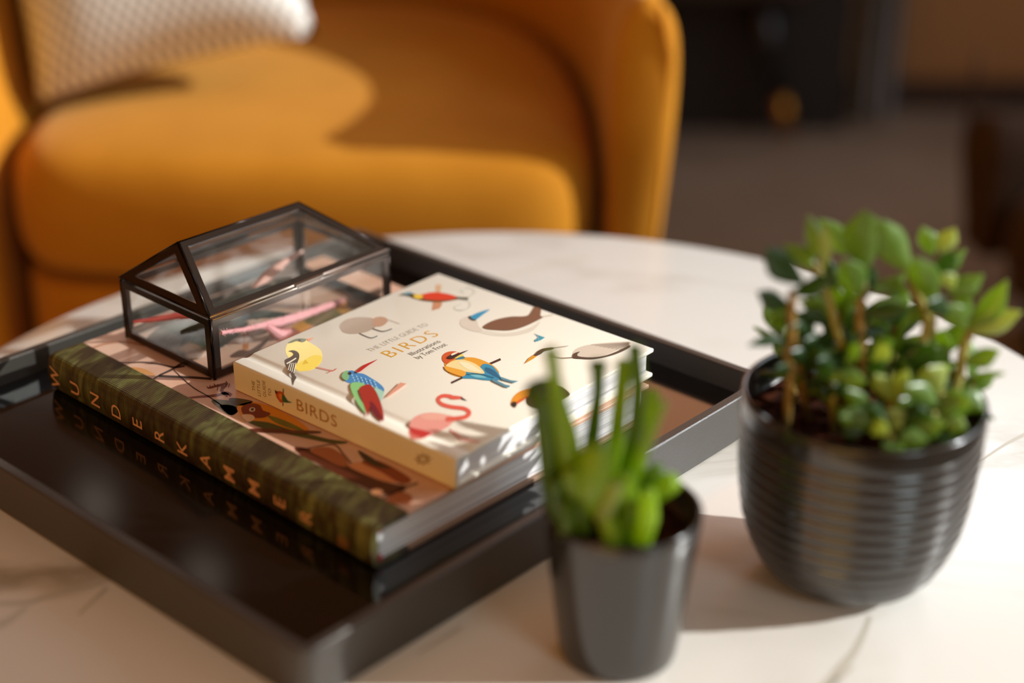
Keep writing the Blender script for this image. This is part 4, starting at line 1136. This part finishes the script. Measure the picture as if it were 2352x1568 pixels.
finger([(1330, 1180), (1322, 1130), (1310, 1080)], [40, 44, 40], YA - 0.012, YA - 0.016, M_FINGER, 0.95)
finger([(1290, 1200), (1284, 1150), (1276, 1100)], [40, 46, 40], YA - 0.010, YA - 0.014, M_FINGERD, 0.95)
obj('trunk', *tube([Vector((ax_ - 0.006, ay_, ah - 0.018)), Vector((ax_ - 0.007, ay_, ah - 0.004)), Vector((ax_ - 0.008, ay_ + 0.002, ah + 0.012))], [0.0065, 0.006, 0.005], 12), M_STEMB, potA, smooth=True)

# ------------------------------------------------------------------ armchairs
def armchair(cx, y0, width, depth, top_arm, top_back, mm, label, sx=1.0, seat_z=-0.03, name='armchair', th=0.078, rot=0.0):
    root = empty(name, (cx, y0 + depth / 2, FZ), label, 'armchair')
    hw = width / 2
    half = [(hw, 0.0), (hw, 0.10), (hw * 0.98, 0.24), (hw * 0.90, 0.38), (hw * 0.72, 0.50), (hw * 0.40, 0.575), (0, 0.60)]
    half = [(a, b_ * depth / 0.60) for a, b_ in half]
    path = half + [(-a, b_) for a, b_ in half[-2::-1]]
    path = smooth_path(path, False, 4)
    cr, sr = math.cos(rot), math.sin(rot)
    def tw(a, b_, z):
        b2 = b_ - depth / 2
        return Vector((cx + a * cr - b2 * sr, y0 + depth / 2 + a * sr + b2 * cr, z))
    n = len(path); V, Fc = [], []
    sec_n = 0
    for i, (a, b_) in enumerate(path):
        a0_, b0_ = path[max(i - 1, 0)]; a1_, b1_ = path[min(i + 1, n - 1)]
        dx, dy = a1_ - a0_, b1_ - b0_; l = math.hypot(dx, dy); nx, ny = dy / l, -dx / l   # outward
        f = min(1, b_ / depth) ** 1.5
        zt_ = top_arm + (top_back - top_arm) * f - 0.04 * math.sin(PI * min(1, b_ / depth * 1.5))
        endf = 1.0
        zb = FZ + 0.10
        sec = []
        H_ = zt_ - zb
        ring = [(0.004, zb), (0.0, zb + 0.2 * H_), (0.0, zb + 0.7 * H_), (0.002, zt_ - 0.05), (0.012, zt_ - 0.018), (th * 0.5, zt_), (th - 0.006, zt_ - 0.018), (th + 0.004, zt_ - 0.05), (th + 0.002, zb + 0.7 * H_), (th - 0.014, zb + 0.35 * H_), (th - 0.03, zb)]
        for q, z in ring:
            sec.append(tw(a + nx * q, b_ + ny * q, z))
        V += sec; sec_n = len(sec)
    for i in range(n - 1):
        for k in range(sec_n):
            l = (k + 1) % sec_n
            Fc.append((i * sec_n + k, i * sec_n + l, (i + 1) * sec_n + l, (i + 1) * sec_n + k))
    # rounded arm fronts
    for end in (0, n - 1):
        s = [V[end * sec_n + k] for k in range(sec_n)]; c = sum(s, Vector()) / sec_n
        fwd = Vector((sr, -cr, 0)) * 0.018
        k0 = len(V); V += [c + (p - c) * 0.86 + fwd for p in s]
        for k in range(sec_n):
            l = (k + 1) % sec_n; Fc.append((end * sec_n + k, end * sec_n + l, k0 + l, k0 + k))
        Fc.append(tuple(k0 + k for k in range(sec_n)))
    subsurf(obj('shell', V, Fc, mm, root), 2)
    # piping along the outer edge of each arm front
    for sgn in (1, -1):
        pts = []
        for (q, z) in [(th - 0.026, FZ + 0.12), (th - 0.012, -0.20), (th - 0.004, -0.05), (th, top_arm - 0.06), (th * 0.5 + 0.02, top_arm - 0.014)]:
            pts.append(tw(sgn * (hw + q - 0.008), -0.012, z))
        obj('piping', *tube(pts, 0.0028, 8), mm, root, smooth=True)
    # seat cushion: puffed slab
    sw = hw - 0.006
    plan = [(sw * 0.96, 0.004), (sw, 0.05), (sw, 0.12), (sw * 0.97, 0.25), (sw * 0.88, 0.38), (sw * 0.70, 0.485), (sw * 0.38, 0.555), (0, 0.575)]
    plan = [(a, b_ * depth / 0.6) for a, b_ in plan]
    front = [(-sw * 0.84, -0.034), (-sw * 0.45, -0.050), (0, -0.055), (sw * 0.45, -0.050), (sw * 0.84, -0.034)]
    ring = plan + [(-a, b_) for a, b_ in plan[-2::-1]] + front
    ring = smooth_path(ring, True, 3)
    zt_, zb = seat_z, seat_z - 0.128
    prof_ = [(0.90, zb), (0.965, zb + 0.008), (0.995, zb + 0.03), (1.0, zb + 0.06), (0.99, zt_ - 0.028), (0.955, zt_ - 0.008), (0.90, zt_ + 0.001), (0.7, zt_ + 0.008), (0.4, zt_ + 0.012), (0.1, zt_ + 0.013)]
    V, Fc = [], []; cy_ = 0.26 * depth / 0.6
    for s, z in prof_:
        for a, b_ in ring: V.append(tw(a * s, cy_ + (b_ - cy_) * s, z))
    m_ = len(ring)
    for j in range(len(prof_) - 1):
        for i in range(m_):
            k = (i + 1) % m_; Fc.append((j * m_ + i, j * m_ + k, (j + 1) * m_ + k, (j + 1) * m_ + i))
    Fc.append(tuple(range(m_))); Fc.append(tuple((len(prof_) - 1) * m_ + i for i in range(m_)))
    subsurf(obj('seat_cushion', V, Fc, mm, root), 1)
    # base under the cushion
    ring2 = [(a * 0.985, cy_ + (b_ - cy_) * 0.97) for a, b_ in ring]
    V = [tw(a, b_, z) for z in (FZ + 0.10, zb - 0.004) for a, b_ in ring2]
    Fc = [(i, (i + 1) % m_, m_ + (i + 1) % m_, m_ + i) for i in range(m_)] + [tuple(range(m_)), tuple(range(m_, 2 * m_))]
    bevel(obj('base', V, Fc, mm, root), 0.012, 3)
    for a, b_ in ((hw * 0.85, 0.05), (-hw * 0.85, 0.05), (hw * 0.6, depth * 0.82), (-hw * 0.6, depth * 0.82)):
        p = tw(a, b_, 0)
        obj('leg', *tube([Vector((p.x, p.y, FZ)), Vector((p.x, p.y, FZ + 0.11))], [0.012, 0.02], 16), M_BLACKLEG, root, smooth=True)
    return root
armchair(-0.205, 1.435, 0.588, 0.66, 0.150, 0.36, M_VELVET, 'ochre velvet armchair behind the marble table with a woven cushion on it', seat_z=-0.006, th=0.062)
armchair(1.03, 1.50, 0.58, 0.60, -0.115, -0.05, M_DARKVELVET, 'dark brown upholstered armchair at the right edge of the view', rot=R(-62), seat_z=-0.20)

# scatter cushion
def pillow():
    c1 = at_z(95, 245, 0.012); c2 = at_y(716, 96, c1.y + 0.05)
    bdir = (c2 - c1); Wd = bdir.length * 1.04; bdir.normalize()
    back = Vector((-bdir.y, bdir.x, 0)).normalized()
    upv = (Vector((0, 0, 1)) * 0.86 + back * 0.50); upv = (upv - bdir * upv.dot(bdir)).normalized()
    nv = bdir.cross(upv).normalized()
    Hh = 0.36; mid = (c1 + c2) / 2 + upv * (Hh / 2 - 0.004) + back * 0.035
    root = empty('scatter_cushion', (c1 + c2) / 2, 'grey and white woven check cushion leaning in the left corner of the ochre armchair', 'cushion')
    for sgn, nm in ((1, 'front_cover'), (-1, 'back_cover')):
        V, Fc = [], []; n = 26
        for j in range(n + 1):
            for i in range(n + 1):
                u, v = i / n * 2 - 1, j / n * 2 - 1
                pin = 1 - 0.07 * (1 - u * u) * 0 
                uu = u * (1 - 0.05 * (1 - abs(v)) ** 0 * (1 - v * v) * 0.9) ; vv = v * (1 - 0.05 * (1 - u * u))
                h_ = 0.10 * ((1 - u ** 4) * (1 - v ** 4)) ** 0.55
                V.append(mid + bdir * uu * Wd / 2 + upv * vv * Hh / 2 + nv * (-sgn) * -h_)
        for j in range(n):
            for i in range(n): Fc.append((j * (n + 1) + i, j * (n + 1) + i + 1, (j + 1) * (n + 1) + i + 1, (j + 1) * (n + 1) + i))
        m = mat('woven_check_cloth' if sgn > 0 else 'charcoal_cloth', (214, 210, 200) if sgn > 0 else (40, 32, 28), 0.95, 0, 0.1)
        if sgn > 0:
            nt, N, L, b = nodes(m)
            tc = N.new('ShaderNodeTexCoord')
            mp = N.new('ShaderNodeMapping')
            L.new(tc.outputs['UV'], mp.inputs['Vector']); mp.inputs['Scale'].default_value = (46, 46, 1)
            ck = N.new('ShaderNodeTexChecker'); ck.inputs['Scale'].default_value = 1.0
            L.new(mp.outputs['Vector'], ck.inputs['Vector'])
            nz = N.new('ShaderNodeTexNoise'); nz.inputs['Scale'].default_value = 2.4; L.new(tc.outputs['UV'], nz.inputs['Vector'])
            ck.inputs['Color1'].default_value = lin((246, 245, 240)); ck.inputs['Color2'].default_value = lin((166, 162, 154))
            L.new(ck.outputs['Color'], b.inputs['Base Color'])
            bp = N.new('ShaderNodeBump'); bp.inputs['Strength'].default_value = 0.5; bp.inputs['Distance'].default_value = 0.002
            L.new(ck.outputs['Fac'], bp.inputs['Height']); L.new(bp.outputs['Normal'], b.inputs['Normal'])
        o = obj(nm, V, Fc, m, root, smooth=True)
        uv = o.data.uv_layers.new(name='uv')
        for lp in o.data.loops:
            k = lp.vertex_index; uv.data[lp.index].uv = ((k % (n + 1)) / n, (k // (n + 1)) / n)
    return root
pillow()

# ------------------------------------------------------------------ background furniture
M_CAB = mat('dark_walnut', (44, 30, 18), 0.5)
legf = at_z(1812, 318, FZ); legt = at_y(1744, -10, legf.y)
cab = empty('sideboard', (legf.x - 0.7, legf.y + 0.16, FZ), 'low dark sideboard on slim brass-tipped legs against the back wall', 'sideboard')
xr, yf, yb, zb_ = legt.x + 0.10, legf.y - 0.04, 2.935, legt.z
bevel(obj('carcass', *box(WORLD, xr - 1.6, xr, yf, yb, zb_, 0.32), M_CAB, cab), 0.004)
for i in range(3):
    x0_ = xr - 1.59 + i * 1.58 / 3
    d = bevel(obj('door', *box(WORLD, x0_ + 0.004, x0_ + 1.58 / 3 - 0.004, yf - 0.014, yf, zb_ + 0.012, 0.31), M_CAB, cab), 0.002)
    obj('handle', *tube([Vector((x0_ + 0.03, yf - 0.024, 0.0)), Vector((x0_ + 0.03, yf - 0.024, 0.14))], 0.006, 10), M_BLACKLEG, d)
obj('shadow_block', *box(WORLD, xr - 1.55, at_y(1950, 150, 2.80).x, 2.80, yb - 0.005, FZ, zb_ - 0.001), mat('painted_shadow_black', (24, 16, 10), 0.7), cab)  # black block painted in for the shadow under the carcass
def dleg(fx, fy, tx, ty, tz):
    t = Vector((tx, ty, tz)); f = Vector((fx, fy, FZ)); k = f.lerp(t, 0.3)
    lg = obj('leg', *tube([k, t], [0.015, 0.024], 16), M_BLACKLEG, cab, smooth=True)
    obj('brass_ferrule', *tube([f, k], [0.010, 0.0149], 16), M_BRASS, lg, smooth=True)
dleg(legf.x, legf.y, legt.x, legf.y, zb_)
dleg(xr - 1.6 + (xr - legf.x), legf.y, xr - 1.5, legf.y, zb_)
xc0, xc1 = at_y(1962, 150, 2.86).x, at_y(2062, 150, 2.86).x
V, Fc = [], []
nn = 24
for z in (FZ + 0.012, 2.2):
    for i in range(nn + 1):
        V.append(Vector((xc0 + (xc1 - xc0) * i / nn, 2.86 + 0.018 * math.sin(i / nn * PI * 5), z)))
Fc = [(i, i + 1, nn + 2 + i, nn + 1 + i) for i in range(nn)]
cu = obj('curtain', V, Fc, fabric('grey_curtain_cloth', (92, 82, 70), (104, 92, 80), 50), None, smooth=True)
md = cu.modifiers.new('s', 'SOLIDIFY'); md.thickness = 0.004
tag(cu, 'narrow grey curtain hanging against the back wall beside the sideboard', 'curtain')

# unseen dome added to block sun from the near left of the table
BLOCKER_POS = Vector((-0.40, 0.50, 0)) + SUN_DIR * (0.70 / SUN_DIR.z)
lamp = empty('sun_blocker', (BLOCKER_POS.x, BLOCKER_POS.y, CZ), 'unseen dark dome added to block sun from the near left of the table', 'lamp')
obj('blocker_dome', *lathe(BLOCKER_POS.x, BLOCKER_POS.y, [(0.27, 0.70), (0.272, 0.70), (0.255, 0.76), (0.19, 0.83), (0.06, 0.87), (0.02, 0.885), (0.02, 0.88), (0.06, 0.864), (0.188, 0.824), (0.252, 0.756), (0.27, 0.7005)], 64), M_BLACKLEG, lamp, smooth=True)
obj('blocker_cord', *tube([Vector((BLOCKER_POS.x, BLOCKER_POS.y, 0.88)), Vector((BLOCKER_POS.x, BLOCKER_POS.y, CZ))], 0.004, 8), M_BLACKLEG, lamp)

# two small frosted wall lamps high on the back wall
for x_, z_, lb in ((-0.89, 1.33, 'small square frosted wall lamp on the back wall, the lower of two'), (-0.67, 1.51, 'small square frosted wall lamp on the back wall, the upper of two')):
    wl = empty('wall_lamp', (x_, 2.94, z_), lb, 'lamp')
    obj('housing', *box(WORLD, x_ - 0.042, x_ + 0.042, 2.915, 2.948, z_ - 0.042, z_ + 0.042), M_BLACKLEG, wl)
    me_ = mat('frosted_lit_diffuser', (255, 244, 224), 0.5); me_.node_tree.nodes['Principled BSDF'].inputs['Emission Color'].default_value = (1, 0.93, 0.8, 1)
    me_.node_tree.nodes['Principled BSDF'].inputs['Emission Strength'].default_value = 0.7
    obj('diffuser', *box(WORLD, x_ - 0.036, x_ + 0.036, 2.909, 2.9155, z_ - 0.036, z_ + 0.036), me_, wl)

# grey veins in the marble
top_ = [c for c in tbl.children if c.name.startswith('marble_top')][0]
CF = (0, 0, 1)
PT = (Vector((0, 0, 0)), Vector((0, 0, 1)))
VE = (206, 200, 184)
for pts_, w_ in (([(1998, 1415), (1985, 1450), (1960, 1500), (1925, 1540), (1880, 1600)], [9, 26]), ([(1960, 1530), (1900, 1580), (1840, 1610)], [8, 14]),
                 ([(1140, 640), (1210, 622), (1290, 600), (1350, 592)], [3, 8]), ([(2250, 1060), (2310, 1020), (2380, 985)], [4, 9]),
                 ([(-20, 1385), (60, 1384), (140, 1362), (230, 1340), (300, 1300)], [12, 5]), ([(-20, 1440), (20, 1425), (60, 1395)], [26, 8]), ([(180, 1410), (220, 1375), (245, 1350)], [5, 10]),
                 ([(960, 1500), (1010, 1470), (1060, 1440)], [5, 8])):
    Print('vein', top_, PT, CF).line(VE, pts_, w_).build()
